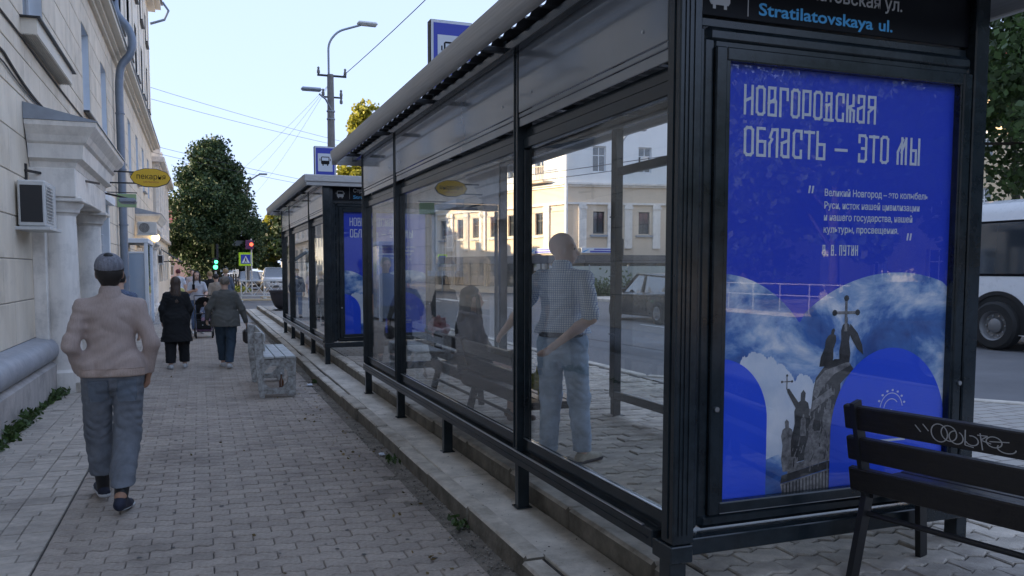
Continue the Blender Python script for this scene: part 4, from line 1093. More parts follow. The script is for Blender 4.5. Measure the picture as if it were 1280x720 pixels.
# ---- pink house and red roof in the distance
def house(name,label,x0,y0,x1,y1,h,m,roofm,rh,win,cat='building'):
    t=thing(name,label,cat,((x0+x1)/2,y0,0)); F=Face((x0,y0),(1,0),(0,-1)); G=Face((x0,y1),(0,-1),(-1,0)); H=Face((x1,y0),(0,1),(1,0))
    w=x1-x0; d=y1-y0; mb=MB(); hw=[]
    for zz in np.arange(1.0,h-1.8,2.9):
        for k in range(int(w//win)): hw.append((.6+k*win,.6+k*win+1.0,zz,zz+1.55))
    F.wall(mb,w,-.05,h,hw)
    hg=[(.8+k*win,1.8+k*win,zz,zz+1.55) for zz in np.arange(1.0,h-1.8,2.9) for k in range(int((d-1)//win))]
    G.wall(mb,d,-.05,h,hg); H.wall(mb,d,-.05,h,[]); mb.add([(x0,y1,-.05),(x1,y1,-.05),(x1,y1,h),(x0,y1,h)],[(0,1,2,3)]); part('wall',mb,m,t,world=True)
    for a in hw: F.window(t,*a)
    for a in hg: G.window(t,*a)
    e=.5; ym=(y0+y1)/2; mb=MB().add([(x0-e,y0-e,h),(x1+e,y0-e,h),(x1+e,y1+e,h),(x0-e,y1+e,h),(x0+w*.25,ym,h+rh),(x1-w*.25,ym,h+rh)],[(0,1,5,4),(1,2,5),(2,3,4,5),(3,0,4),(3,2,1,0)]); rf=part('roof',mb,roofm,t,world=True)
    part('chimney',MB().box((x0+w*.4,ym-.4,h+rh*.5),(x0+w*.4+.8,ym+.4,h+rh+1.0)),m,rf,world=True)
    return t
M['pink']=mat('pink_render',(.62,.40,.33),.85,var=.08,scale=.6); M['redroof']=mat('red_roof_sheet',(.36,.07,.05),.6,var=.15,scale=1)
M['peach']=mat('peach_render',(.70,.58,.44),.85,var=.06,scale=.5,bump=.1); M['paleblue']=mat('pale_white_render',(.74,.76,.76),.85,var=.05,scale=.4,bump=.1)
M['warmwall']=mat('cream_render',(.62,.50,.33),.85,var=.06,scale=.5)
house('pink_house','pink rendered house far down the street behind the big dark tree',-12,92,1.5,104,6.8,M['pink'],M['redroof'],2.4,2.6)
house('red_roofed_house','pale house with a red roof peeping out above the far end of the left row',-11,70,-2.6,82,7.4,M['plaster2'],M['redroof'],3.2,2.8)

# ---- corner building across the road
A=Face((21.0,45.0),(.986,-.167),(-.167,-.986)); B=Face((21.0-.32*19,45.0+.947*19),(.32,-.947),(-.947,-.32))
t=thing('corner_building','large peach and white corner building across the road seen through the shelter glass','building',(21,45,.1))
wh=M['paleblue']
def zone(F,L,cols,z_split=6.85,top=12.2,upw=(7.6,9.15),low=(3.85,5.2),pil=True,mul=1.0):
    up_=[(c-.42,c+.42,*upw) for c in cols]; lo=[(c-.36,c+.36,*low) for c in cols]; gr=[(c-.9,c+.9,.5,2.1) for c in cols]
    mb=MB(); F.wall(mb,L,z_split,top,up_); part('upper_wall',mb,wh,t,world=True)
    mb=MB(); F.wall(mb,L,2.95,z_split-.001,lo,rev=.2); F.wall(mb,L,-.05,2.949,gr,rev=.2); part('lower_wall',mb,M['peach'],t,world=True)
    for h in up_+lo+gr: F.window(t,h[0],h[1],h[2]+.005,h[3]-.005,dep=.15,m1=M['whiteframe'] if h[2]>5 else M['darkmetal'])
    mb=MB(); F.box(mb,0,L,6.68,6.8,0,.12); F.box(mb,0,L,6.8,6.92,0,.25); F.box(mb,-.3,L+.3,12.2,12.5,-1,.5); F.box(mb,0,L,11.8,11.9,0,.1); F.box(mb,0,L,5.62,5.74,0,.12); part('cornice',mb,M['whitewash'],t,world=True)
    for c in cols:
        for dx in (-1.05,.78):
            mb=MB(); F.box(mb,c+dx-.24,c+dx+.24,2.95,5.62,0,.12); F.box(mb,c+dx-.29,c+dx+.29,5.35,5.5,.12,.17); part('pilaster',mb,M['whitewash'],t,world=True)
        mb=MB(); F.box(mb,c-.55,c+.55,3.66,3.78,0,.14); part('sill',mb,M['zinc'],t,world=True)
zone(A,46,[2.05+i*2.93 for i in range(14)])
zone(B,19,[18.9-2.4-.0,18.9-5.1,18.9-7.0,18.9-9.0,18.9-10.8,18.9-12.9])
mb=MB(); p1=A.p(46,0); p0=B.p(0,0)
mb.add([(21,45,-.05),p1,(p1[0]+3,p1[1]+16,-.05),(30,66,-.05),(p0[0]+10,p0[1]+3,-.05),p0,(21,45,12.2),(p1[0],p1[1],12.2),(p1[0]+3,p1[1]+16,12.2),(30,66,12.2),(p0[0]+10,p0[1]+3,12.2),(p0[0],p0[1],12.2)],[(1,2,8,7),(2,3,9,8),(3,4,10,9),(4,5,11,10),(6,7,8,9,10,11)])
part('roof',mb,M['zinc'],t,world=True)
mb=MB().tube([A.p(-.1,12.2,.3),A.p(-.1,.3,.3)],.10,8); part('downpipe',mb,M['bluewhite'],t,world=True)
mb=MB()
for F,L in ((A,46),(B,19)): F.box(mb,0,L,2.05,2.52,0,1.6); 
part('canopy',mb,mat('dark_canopy',(.09,.085,.085),.6,var=.2,scale=.6),t,world=True)
# balcony on the sunlit wing
mb=MB(); B.box(mb,19-3.3,19-1.3,7.0,7.12,0,.8); 
for k in range(14): B.box(mb,19-3.28+k*.15,19-3.25+k*.15,7.12,7.95,.74,.77)
B.box(mb,19-3.3,19-1.3,7.95,8.0,.72,.79); part('balcony',mb,M['peach'],t,world=True)
mb=MB().lathe([(.25,0),(.28,.12),(.1,.14)],(0,0,0),16,'y'); mb.v=[(x+A.p(4.9,8.4,.2)[0],y-.1+A.p(4.9,8.4,.1)[1],z+8.35) for x,y,z in mb.v]; part('satellite_dish',mb,M['dwhite'],t,world=True)
# shop sign boards (no legible words in the photo: swoosh and bars)
def shopsign(F,a,label,w=2.2):
    s=thing('shop_sign',label,'sign',F.p(a,2.75,.13))
    mb=MB(); F.box(mb,a,a+w,2.66,2.99,.13,.20); b=part('board',mb,M['print_white'],s,world=True)
    mb=MB(); F.box(mb,a+.55,a+w-.1,2.70,2.80,.2015,.206); F.box(mb,a+.8,a+w-.3,2.86,2.93,.2015,.206); part('lettering',mb,M['stopblue'],b,world=True)
    pts=[(a+.05+.45*k/8,2.70+.22*(k/8)**2) for k in range(9)]+[(a+.5-.4*k/8,2.92-.14*(k/8)) for k in range(1,8)]
    mb=MB(); mb.prism(pts,lambda u,v,w_:F.p(u,v,w_),.2015,.207); part('swoosh',mb,M['lightblue'],b,world=True)
    s['group']='shop signs on the corner building'; return s
shopsign(A,.9,'white shop sign with blue lettering right of the bald man’s head, across the road'); shopsign(B,19-3.2,'shop sign with blue lettering on the sunlit wing, left of the bald man’s head')
# pale low wall across the road
w=thing('market_wall','pale green-grey panel wall standing under the canopy across the road','wall',(18,40,0))
W2=Face((19.2,43.4),(.986,-.167),(-.167,-.986))
pm_=mat('pale_panel',(.31,.345,.325),.6,var=.1,scale=1,rnd=.12)
for i in range(16):
    mb=MB(); W2.box(mb,i*2.4+.02,i*2.4+2.37,.1,1.86,0,.08); part('panel',mb,pm_,w,world=True)
for i in range(17):
    mb=MB(); W2.box(mb,i*2.4-.03,i*2.4+.02,.1,1.95,-.02,.11); part('post',mb,M['zinc'],w,world=True)

house('white_house','white house far behind the shelter glass, left of the peach corner building',11.5,78,15.5+1.2,92,9.5,M['paleblue'],M['zinc'],2,2.1)
house('sunlit_house','sunlit cream house behind the bus on the right',34,19,52,32,11,M['warmwall'],M['redroof'],2,3.0)

# ------------------------------------------------------------------ trees
def tree(name,label,base,h,crown,lobes,nleaf,leaf,m,seed,trunk_r=.2,limbs=9,group=None,flat=.2,tilt=0):
    """crown: (radius_x, radius_y, z_low, z_high); lobes of leaf clumps spread through the volume"""
    rng=np.random.default_rng(seed); t=thing(name,label,'tree',base); 
    if group: t['group']=group
    rx,ry,zl,zh=crown; mb=MB(); tip=Vector((rng.normal(0,.2),rng.normal(0,.2),zh*.85))
    tr=[Vector((0,0,-.1)),Vector((rng.normal(0,.08),0,zl*.6)),Vector((rng.normal(0,.15),rng.normal(0,.15),(zl+zh)*.42)),tip]
    mb.tube(tr,[trunk_r*1.25,trunk_r,trunk_r*.6,.03],9)
    C=[];cz=(zl+zh)/2
    for i in range(lobes):
        while True:
            p=rng.uniform(-1,1,3)
            if np.linalg.norm(p)<1 and np.linalg.norm(p)>.25: break
        zz=cz+p[2]*(zh-zl)/2; tz=(zz-zl)/(zh-zl); wd=(1-.80*max(0,tz-.25)/.75)*(.55+.45*min(1,tz/.22))
        c=np.array([p[0]*rx*wd*1.05,p[1]*ry*wd*1.05,zz]); C.append(c)
        if i<limbs:
            s=tr[1].lerp(tr[2],rng.random()) if tz<.6 else tr[2]; e=Vector(c)*.9; e.z=c[2]
            mid=s.lerp(e,.5)+Vector((0,0,.15)); mb.tube([s,mid,e],[trunk_r*.38,trunk_r*.22,.02],6)
    part('trunk',mb,M['bark'],t,60)
    per=nleaf//lobes; P=[]
    for c in C:
        r=rng.uniform(.45,1.25)*min(rx,(zh-zl)/2)*.27
        d=rng.normal(0,1,(per,3)); d/=np.linalg.norm(d,axis=1)[:,None]; d*=(rng.random((per,1))**.45)*r*np.array([1.15,1.15,.75]); P.append(c+d)
    V,Q=quads(np.concatenate(P),leaf,rng,aspect=1.4); geo('crown',V,Q,m,t)
    return t
tree('linden_tree','big dark green tree standing at the end of the pavement behind the people',(1.05,62,0),11,(3.75,3.6,1.1,10.9),230,86000,.16,M['linden'],11,.28,16)
tree('young_tree','bright yellow tree in sunlight at the left of the farther shelter roof',(9.4,112,0),9,(3.6,3.6,1.2,9.4),60,15000,.36,M['yellow'],12,.2)
tree('tall_tree','yellow autumn tree seen over the roof of the farther shelter',(12.7,66,0),14,(3.3,3.3,4.0,15.0),70,17000,.27,M['yellow'],13,.25)
tree('orange_tree','yellow orange tree seen low through the second glass pane of the nearer shelter',(17.7,72,0),6,(2.0,2.0,1.5,6.8),40,7000,.24,M['yellow'],14,.2)
tree('street_tree','leafy green tree over the bus at the right edge',(20.6,13.6,0),10,(4.6,4.4,3.0,10.6),120,46000,.13,M['green2'],15,.22,12)
tree('street_tree','yellow tinged branch crown between green leaves at the top right',(23.5,18.0,0),9.0,(1.6,1.6,6.0,9.6),14,2200,.16,M['yellow'],16,.12,5)
for i,(x,y,w,h,lb) in enumerate(((4.2,104,3.2,6.0,'dark tree low behind the parked cars, left one'),(-9,124,4,8.5,'dark tree behind the pink house, far left'),(10.5,110,4.5,8.5,'dark tree behind the white cars, right one'),(3.0,128,5,9.0,'hazy green tree farthest down the street'),(22,62,2.0,4.0,'low bushy tree beside the pale panels across the road'))):
    tree('distant_tree',lb,(x,y,0),h,(w,w,.8,h),36,7000,.36,M['green'] if i!=4 else M['green2'],30+i,.18,6,group='trees down the street')
r_=np.random.default_rng(9); n=2600; C_=np.stack([r_.uniform(20.5,24.5,n),r_.uniform(40.6,41.6,n),.1+np.abs(r_.normal(0,.45,n))],1)
V,Q=quads(C_,.12,r_); o=geo('roadside_shrubs',V,Q,M['green2'],None,'stuff'); tag(o,'scrubby green growth in front of the pale panels across the road','shrub')
r_=np.random.default_rng(10); n=5000; C_=np.stack([r_.uniform(.2,3.4,n),r_.uniform(60,72,n),.05+np.abs(r_.normal(0,.12,n))],1)
V,Q=quads(C_,.14,r_); o=geo('grass',V,Q,mat('sunlit_grass',(.16,.20,.03),.7,island=.4),None,'stuff'); tag(o,'strip of green grass beyond the crossing','grass')

# ------------------------------------------------------------------ vehicles
def wheel(par,x,y,z,r,w=.2,side=1,rimr=.66):
    """axle along local Y"""
    o=link('wheel',None,par,(x,y,z))
    part('tyre',MB().lathe([(r*.62,-w/2),(r*.9,-w/2),(r,-w*.36),(r,w*.36),(r*.9,w/2),(r*.62,w/2)],(0,0,0),28,'y',cap=False),M['rubber'],o,35)
    mb=MB().lathe([(r*rimr,-w*.47),(r*rimr*.92,-w*.42),(r*.5,-w*.30),(r*.2,-w*.36),(.002,-w*.40)],(0,0,0),24,'y',cap=False)
    mb.lathe([(r*rimr,w*.47),(r*rimr*.92,w*.42),(r*.5,w*.30),(r*.2,w*.36),(.002,w*.40)],(0,0,0),24,'y',cap=False)
    part('rim',mb,M['rim'],o,30)
    mb=MB()
    for k in range(7):
        a=2*math.pi*k/7
        for s in (-1,1): mb.beam((r*.18*math.cos(a),s*w*.44,r*.18*math.sin(a)),(r*.58*math.cos(a),s*w*.44,r*.58*math.sin(a)),.05*r/.32,.02)
    part('spoke',mb,M['rim'],o)
    return o
def paint(name,c): return mat(name,c,.3,spec=.5,coat=.45,var=.03)
def car(name,label,loc,rz,col,L=4.3,Wd=1.76,H=1.5,group=None,suv=False):
    """front towards local +X"""
    t=thing(name,label,'car',loc,rz); 
    if group: t['group']=group
    h=H; belt=.62*h; hw=Wd/2
    st=[ # x/L, z_low, z_top(hood/belt), halfwidth
     (-.50,.42,.60*h,.80),(-.485,.28,.64*h,.90),(-.44,.24,.655*h,.96),(-.30,.22,belt+.04,1.0),(-.10,.22,belt,1.0),(.12,.22,belt-.01,1.0),(.22,.22,belt-.02,.99),(.34,.22,.57*h,.985),(.43,.23,.53*h,.95),(.48,.26,.46*h,.86),(.50,.36,.40*h,.74)]
    vs=[];fs=[];n=10
    for (u,zl,zt,wf) in st:
        x=u*L; w=hw*wf
        ring=[(-w*.92,zl),(-w,zl+.12),(-w*1.0,(zl+zt)/2+.02),(-w*.955,zt-.07),(-w*.86,zt),(w*.86,zt),(w*.955,zt-.07),(w*1.0,(zl+zt)/2+.02),(w,zl+.12),(w*.92,zl)]
        vs+=[(x,a,b) for a,b in ring]
    for i in range(len(st)-1):
        for k in range(n): k2=(k+1)%n; fs.append((i*n+k,i*n+k2,(i+1)*n+k2,(i+1)*n+k))
    fs.append(tuple(range(n))[::-1]); fs.append(tuple((len(st)-1)*n+k for k in range(n)))
    pm=paint('car_paint_'+name,col); part('body',MB().add(vs,fs),pm,t,38)
    # greenhouse
    g=[(-.47 if suv else -.45,belt+.03,.80,belt+.03),( -.40 if suv else -.36,h*.93,.70,0),(-.25,h*.985,.72,0),(-.02,h,.73,0),(.08,h*.985,.72,0),(.25,belt-.01,.84,0)]
    bot=[(-.475,.86),(-.40,.88),(-.25,.89),(-.02,.89),(.08,.89),(.27,.86)]
    vs=[];fs=[]
    for (u,z,wf,_),(ub,wb) in zip(g,bot):
        vs+=[(ub*L,-hw*wb,belt-.05),(u*L,-hw*wf,z),(u*L,hw*wf,z),(ub*L,hw*wb,belt-.05)]
    for i in range(len(g)-1):
        b=i*4;c=b+4; fs+=[(b,c,c+1,b+1),(b+1,c+1,c+2,b+2),(b+2,c+2,c+3,b+3)]
    fs+=[(0,1,2,3),(20,23,22,21)]
    part('window_glass',MB().add(vs,fs),M['winglass'],t,25)
    mb=MB() ; rv=[]; rf=[]
    for (u,z,wf,_) in g[1:5]: rv+=[(u*L,-hw*wf*.97,z+.004),(u*L,-hw*wf*.6,z+.025),(u*L,hw*wf*.6,z+.025),(u*L,hw*wf*.97,z+.004)]
    for i in range(3):
        b=i*4;c=b+4
        for k in range(3): rf.append((b+k,c+k,c+k+1,b+k+1))
    mb.add(rv,rf)
    for s in (-1,1):
        for a,b in ((1,1),(4,5),(3,3),(0,0)):
            if a==4: p=(g[4][0]*L,s*hw*g[4][2],g[4][1]); q=(bot[5][0]*L,s*hw*bot[5][1],belt-.02)
            elif a==1: p=(g[1][0]*L,s*hw*g[1][2],g[1][1]); q=(bot[0][0]*L+.1,s*hw*.87,belt)
            elif a==3: p=(g[3][0]*L-.1,s*hw*.735,h*.985); q=(bot[3][0]*L-.12,s*hw*.895,belt)
            else: continue
            mb.beam(p,q,.07,.05)
        mb.beam((g[1][0]*L,s*hw*.71,g[1][1]),(g[4][0]*L,s*hw*.725,g[4][1]),.05,.05)
    part('roof',mb,pm,t,40)
    for s in (-1,1):
        part('headlight',MB().cbox((.455*L,s*hw*.62-.13,.44*h),(.492*L,s*hw*.62+.13,.50*h),.02),M['print_white'],t)
        part('tail_light',MB().cbox((-.497*L,s*hw*.74-.09,.48*h),(-.48*L,s*hw*.74+.09,.60*h),.02),mat('tail_red',(.35,.01,.01),.3),t)
        part('mirror',MB().cbox((.17*L,s*(hw+.02)-.07,belt),(.20*L,s*(hw+.02)+.07,belt+.12),.03),pm,t)
        part('sill_trim',MB().cbox((-.30*L,s*hw*.985-.02,.20),(.30*L,s*hw*.985+.02,.27),.01),M['darkmetal'],t)
        d=MB()
        for x in (-.22,-.01,.19): d.box((x*L-.004,s*hw-.006,.30),(x*L+.004,s*hw+.004,belt-.02))
        part('door_seam',d,M['darkmetal'],t)
        for x in (-.31,.33):
            mb=MB().lathe([(.36,-.03),(.36,.012)],(x*L,s*(hw-.0),.33),24,'y'); part('wheel_arch',mb,M['rubber'],t)
            wheel(t,x*L,s*(hw-.03),.33,.325)
    part('grille',MB().cbox((.485*L,-hw*.45,.36*h),(.505*L,hw*.45,.44*h),.01).cbox((.47*L,-hw*.6,.18*h),(.5*L,hw*.6,.25*h),.01),M['darkmetal'],t)
    part('number_plate',MB().cbox((.503*L,-.26,.27*h),(.51*L,.26,.34*h),.003),M['print_white'],t)
    return t
car('hatchback','dark grey hatchback driving on the far lane, seen through the shelter glass',(13.6,22.1,.05),R(90),(.022,.022,.024),4.2,1.75,1.5)
car('white_suv','white off-road car facing the camera at the end of the street',(5.35,64,.04),R(-92),(.62,.63,.64),4.6,1.9,1.75,suv=True)
car('dark_car','dark car to the left of the white off-road car at the end of the street',(3.7,68,.04),R(-90),(.03,.035,.05),4.4,1.8,1.45)
car('blue_car','parked bluish car behind the green light, left of the dark car',(.9,78,.03),R(-20),(.10,.16,.25),4.2,1.75,1.45)
car('silver_car','silver car standing behind the white off-road car',(7.4,76,.04),R(-90),(.45,.47,.5),4.4,1.8,1.5)
def van(name,label,loc,rz,col,L=5,Wd=1.95,H=2.2):
    t=thing(name,label,'van',loc,rz); pm=paint('van_paint_'+name,col); hw=Wd/2
    prof=[(-.5*L,.35),(-.5*L,H*.95),(-.47*L,H),(.22*L,H),(.38*L,H*.60),(.49*L,H*.50),(.5*L,.35)]
    part('body',MB().prism(prof,lambda u,v,w:(u,w,v),-hw,hw),pm,t)
    part('windscreen',MB().add([(.235*L,-hw*.9,H*.96),(.235*L,hw*.9,H*.96),(.385*L,hw*.9,H*.615),(.385*L,-hw*.9,H*.615)],[(0,1,2,3)]).move((.012,0,.012)),M['winglass'],t)
    for s in (-1,1):
        part('side_window',MB().box((.0,s*hw-.004,H*.6),(.24*L,s*hw+.006,H*.88)),M['winglass'],t)
        part('headlight',MB().cbox((.485*L,s*hw*.75-.12,H*.36),(.505*L,s*hw*.75+.12,H*.45),.02),M['print_white'],t)
        for x in (-.32,.33): wheel(t,x*L,s*(hw-.1),.34,.34)
    part('grille',MB().cbox((.495*L,-hw*.5,H*.26),(.508*L,hw*.5,H*.36),.01),M['darkmetal'],t)
    return t
van('white_van','white van half hidden behind the lamp pole, left of the pedestrian sign',(2.3,84,.03),R(-100),(.60,.62,.64))
van('white_minibus','white minibus behind the other cars, just left of the farther shelter',(8.9,84,.04),R(-90),(.58,.60,.62),5.2,2.0,2.4)

def bus():
    t=thing('city_bus','white city bus with dark windows passing on the right','bus',(16.45,8.65,.05),R(90))
    L,W_,H=12.0,2.5,3.05; hw=W_/2; pm=paint('bus_white',(.76,.77,.78)); BW=M['winglass']
    def ring(x,i=0,zt=H):
        return [(x,-hw+i,.32),(x,-hw+i,zt-.28),(x,-hw+.10+i,zt-.08),(x,-hw+.32+i,zt),(x,hw-.32-i,zt),(x,hw-.10-i,zt-.08),(x,hw-i,zt-.28),(x,hw-i,.32)]
    vs=[];fs=[];xs=[(-L/2,.10,H-.06),(-L/2+.08,0,H),(L/2-.12,0,H),(L/2,.12,H-.08)]
    for x,i,zt in xs: vs+=ring(x,i,zt)
    for a in range(3):
        for k in range(8): k2=(k+1)%8; fs.append((a*8+k,a*8+k2,a*8+8+k2,a*8+8+k))
    fs+= [tuple(range(8))[::-1],tuple(24+k for k in range(8))]
    part('body',MB().add(vs,fs),pm,t,30)
    # left side (local +Y) and right side glazing with separate panes
    for s in (-1,1):
        mb=MB(); mb.box((-L/2+.25,s*(hw-.005),1.50),(L/2-.3,s*(hw+.006),2.62)); part('window_band',mb,M['black'],t)
        x=-L/2+.35
        while x<L/2-1.4:
            w=1.32; part('window_pane',MB().cbox((x,s*(hw+.006),1.55),(x+w,s*(hw+.014),2.57),.003),BW,t); x+=w+.06
        part('skirt_line',MB().box((-L/2+.2,s*(hw-.002),.62),(L/2-.2,s*(hw+.005),.64)),M['zinc'],t)
        for x in (-L/2+3.3,L/2-2.75):
            arch=[(x+.66*math.cos(R(a)),.50+.66*math.sin(R(a))) for a in range(-14,195,8)]
            part('wheel_arch',MB().prism(arch,lambda u,v,w:(u,w,v),s*(hw-.30),s*(hw+.008)),M['rubber'],t)
            rim=[(x+.70*math.cos(R(a)),.50+.70*math.sin(R(a))) for a in range(-14,195,8)]+[(x+.62*math.cos(R(a)),.50+.62*math.sin(R(a))) for a in range(194,-15,-8)]
            part('arch_rim',MB().prism(rim,lambda u,v,w:(u,w,v),s*(hw-.02),s*(hw+.03)),M['darkmetal'],t)
            o=link('wheel',None,t,(x,s*(hw-.01),.50))
            pr=[(.30,-.15),(.44,-.15),(.49,-.10),(.49,.10),(.44,.15),(.30,.15)]; part('tyre',MB().lathe(pr,(0,0,0),36,'y',cap=False),M['rubber'],o,35)
            sg=s; part('rim',MB().lathe([(.31,sg*.13),(.28,sg*.11),(.25,sg*.045),(.16,sg*.03),(.145,sg*.09),(.09,sg*.12),(.002,sg*.12)],(0,0,0),28,'y',cap=False),mat('dull_steel_rim',(.24,.24,.24),.5,metal=.5),o,30)
            nb=MB()
            for k in range(10): a=2*math.pi*k/10; nb.lathe([(.016,sg*.03),(.016,sg*.065)],(.205*math.cos(a),0,.205*math.sin(a)),6,'y')
            part('wheel_nut',nb,M['alu'],o)
    part('windscreen',MB().box((L/2-.01,-hw+.16,1.3),(L/2+.012,hw-.16,2.55)),BW,t)
    part('roof_unit',MB().cbox((-3.6,-.8,H-.01),(-.8,.8,H+.24),.06),pm,t)
    part('destination_board',MB().cbox((L/2+.0,-.8,2.58),(L/2+.02,.8,2.78),.01),M['black'],t)
    return t
bus()

# ------------------------------------------------------------------ street furniture
def lamp_post():
    t=thing('street_lamp','concrete lamp post with two lamp heads and insulators above the shelter roofs','street lamp',(4.13,27,.25))
    part('pole',MB().tube([(0,0,-.2),(0,0,7.75)],[.17,.105],12),M['concrete'],t,50)
    a=part('lamp_arm',MB().tube(smooth_path([(-.05,0,7.6),(-.05,0,8.75),(.25,-.0,9.15),(1.0,0,9.42)],6),.035,8),M['zinc'],t,50)
    part('lamp_head',MB().cbox((-.30,-.14,-.06),(.36,.14,.06),.05).move((1.2,0,9.48)),M['dwhite'],t)
    h=t.children[-1]; 
    b=part('lamp_arm',MB().tube([(0,-.1,6.6),(-.2,-.25,6.9),(-.42,-.4,7.02)],.028,8),M['zinc'],t,50)
    part('lamp_head',MB().cbox((-.34,-.12,-.05),(.30,.12,.06),.045).move((-.65,-.42,7.14)),M['zinc'],t)
    part('crossarm',MB().cbox((-.42,-.03,7.68),(.52,.03,7.74),.005),M['darkmetal'],t); part('crossarm',MB().cbox((-.28,-.03,7.0),(.38,.03,7.05),.005),M['darkmetal'],t)
    for x,z in ((-.38,7.74),(.48,7.74),(-.24,7.05),(.34,7.05),(.34,6.82)): part('insulator',MB().lathe([(.015,0),(.05,.03),(.05,.10),(.03,.16),(.045,.2),(.01,.24)],(x,0,z),10),M['concrete'],t)
    for z in (6.55,6.3): part('clamp',MB().lathe([(.14,0),(.14,.04)],(0,0,z),12),M['zinc'],t)
    return t
lamp_post()
t=thing('street_lamp','thin far street lamp with a white square sign low on its pole','street lamp',(3.3,62,.0))
part('pole',MB().tube([(0,0,0),(0,0,7.2),(.2,0,8.1),(.95,0,8.6)],[.12,.08,.06,.05],8),M['concrete'],t)
part('lamp_head',MB().cbox((.9,-.12,8.55),(1.5,.12,8.68),.04),M['zinc'],t); part('lamp_arm',MB().tube([(0,0,5.0),(-.8,0,5.3)],.04,6),M['zinc'],t)
t=thing('traffic_sign','white rectangular and diamond plates on the far lamp pole','sign',(3.2,61.7,2.6))
part('plate',MB().cbox((-1.0,-.03,.75),(.7,0,1.15),.01),M['print_white'],t); part('plate',MB().prism([(0,-.55),(.55,0),(0,.55),(-.55,0)],lambda u,v,w:(u-.1,w,v+.1),-.03,0),M['print_white'],t)
def ped_sign(loc,s,label,rz=0):
    t=thing('pedestrian_sign',label,'sign',loc,rz)
    part('post',MB().tube([(0,.03,-2.4),(0,.03,.9*s)],.05,8),M['dwhite'],t)
    part('border',MB().cbox((-.48*s,-.03,-.03*s),(.48*s,0,.93*s),.01),mat('fluorescent_border',(.55,.85,.02),.5),t)
    f=part('face',MB().cbox((-.33*s,-.04,.12*s),(.33*s,-.031,.78*s),.004),M['stopblue'],t)
    part('triangle',MB().prism([(-.28*s,.18*s),(.28*s,.18*s),(0,.70*s)],lambda u,v,w:(u,w,v),-.047,-.041),M['print_white'],f)
    fig=MB(); P=lambda q: fig.prism([(a*s,b*s) for a,b in q],lambda u,v,w:(u,w,v),-.053,-.048)
    P([(-.03,.50),(.03,.50),(.03,.56),(-.03,.56)]); P([(-.05,.34),(.05,.34),(.04,.49),(-.04,.49)]); P([(-.12,.2),(-.07,.2),(.0,.34),(-.05,.34)]); P([(.08,.2),(.12,.2),(.05,.34),(.0,.34)])
    part('walker',fig,M['black'],f); return t
ped_sign((2.95,58,1.93),.95,'pedestrian crossing sign with bright green border at the street end, left of the shelters')['group']='pedestrian crossing signs'
ped_sign((16.5,56.5,2.05),.75,'pedestrian crossing sign with green border seen through the glass of the nearer shelter')['group']='pedestrian crossing signs'
M['glowgreen']=mat('green_signal',(.02,.5,.12),.4,emit=(.05,1,.35),estr=2.6); M['glowred']=mat('red_signal',(.5,.03,.02),.4,emit=(1,.12,.05),estr=1.0)
t=thing('pedestrian_light','pedestrian traffic light showing green on a pale post in front of the dark tree','traffic light',(.68,40,0))
part('post',MB().tube([(0,0,0),(0,0,1.95)],.05,8),M['dwhite'],t); part('housing',MB().cbox((-.13,-.09,1.6),(.13,.06,2.2),.02),M['darkmetal'],t)
part('green_lens',MB().lathe([(.09,-.10),(.10,-.085)],(0,0,1.78),16,'y').lathe([(.07,-.10),(.08,-.085)],(.03,0,2.02),16,'y'),M['glowgreen'],t)
part('back_plate',MB().cbox((-.16,-.02,2.2),(-.04,.02,2.85),.01),M['ygreen'],t); part('back_plate',MB().cbox((.04,-.02,2.2),(.15,.02,2.85),.01),M['darkmetal'],t)
t=thing('traffic_light','traffic light with a red lamp on the pole above the green bordered sign','traffic light',(3.25,56.5,2.9))
part('housing',MB().cbox((-.38,-.1,.1),(.14,.1,.7),.03),mat('signal_backing',(.12,.03,.10),.6),t); part('red_lens',MB().lathe([(.11,-.13),(.12,-.10)],(-.0,0,.42),16,'y'),M['glowred'],t); part('post',MB().tube([(0,.1,-2.9),(0,.1,.8)],.05,8),M['dwhite'],t)
t=thing('traffic_light','dark traffic light on a post beyond the road-side frame of the nearer shelter','traffic light',(13.9,25.4,.16))
part('post',MB().tube([(0,.1,-.1),(0,.1,3.4)],.05,8),M['zinc'],t); part('housing',MB().cbox((-.14,-.1,1.9),(.14,.1,2.6),.02),M['darkmetal'],t)
t=thing('overhead_lamp','small street lamp in front of the white upper wall across the road','street lamp',(21.5,39.9,.16))
part('pole',MB().tube(smooth_path([(.2,0,0),(.2,0,8.0),(.6,-.2,8.9),(1.3,-.3,9.2)]),.06,8),M['zinc'],t,50); part('lamp_head',MB().cbox((1.2,-.45,9.1),(1.75,-.2,9.25),.03),M['zinc'],t)
# lattice barriers
def barrier(loc,rz,label):
    t=thing('road_barrier',label,'barrier',loc,rz); L=2.3
    part('frame',MB().tube([(0,0,.1),(0,0,1.05)],.035,6).tube([(L,0,.1),(L,0,1.05)],.035,6).tube([(0,0,1.05),(L,0,1.05)],.035,6).tube([(0,0,.30),(L,0,.30)],.035,6),M['dwhite'],t)
    mb=MB()
    for k in range(4): a=k*L/4; b=a+L/4; mb.tube([(a,0,.3),(b,0,1.05)],.022,5).tube([(a,0,1.05),(b,0,.3)],.022,5)
    part('lattice',mb,M['dwhite'],t); part('foot',MB().cbox((-.1,-.25,.0),(.1,.25,.1),.02).cbox((L-.1,-.25,0),(L+.1,.25,.1),.02),M['peel2'],t)
    part('base_beam',MB().cbox((-.2,-.12,.06),(L+.2,.12,.16),.02),M['warmwall'],t); t['group']='white lattice barriers at the crossing'; return t
barrier((1.9,42.2,.044),R(-8),'white lattice road barrier in front of the crossing, the nearer one left of the planter')
barrier((3.3,46.5,.044),R(6),'white lattice road barrier standing farther back and to the right, partly behind the shelter')
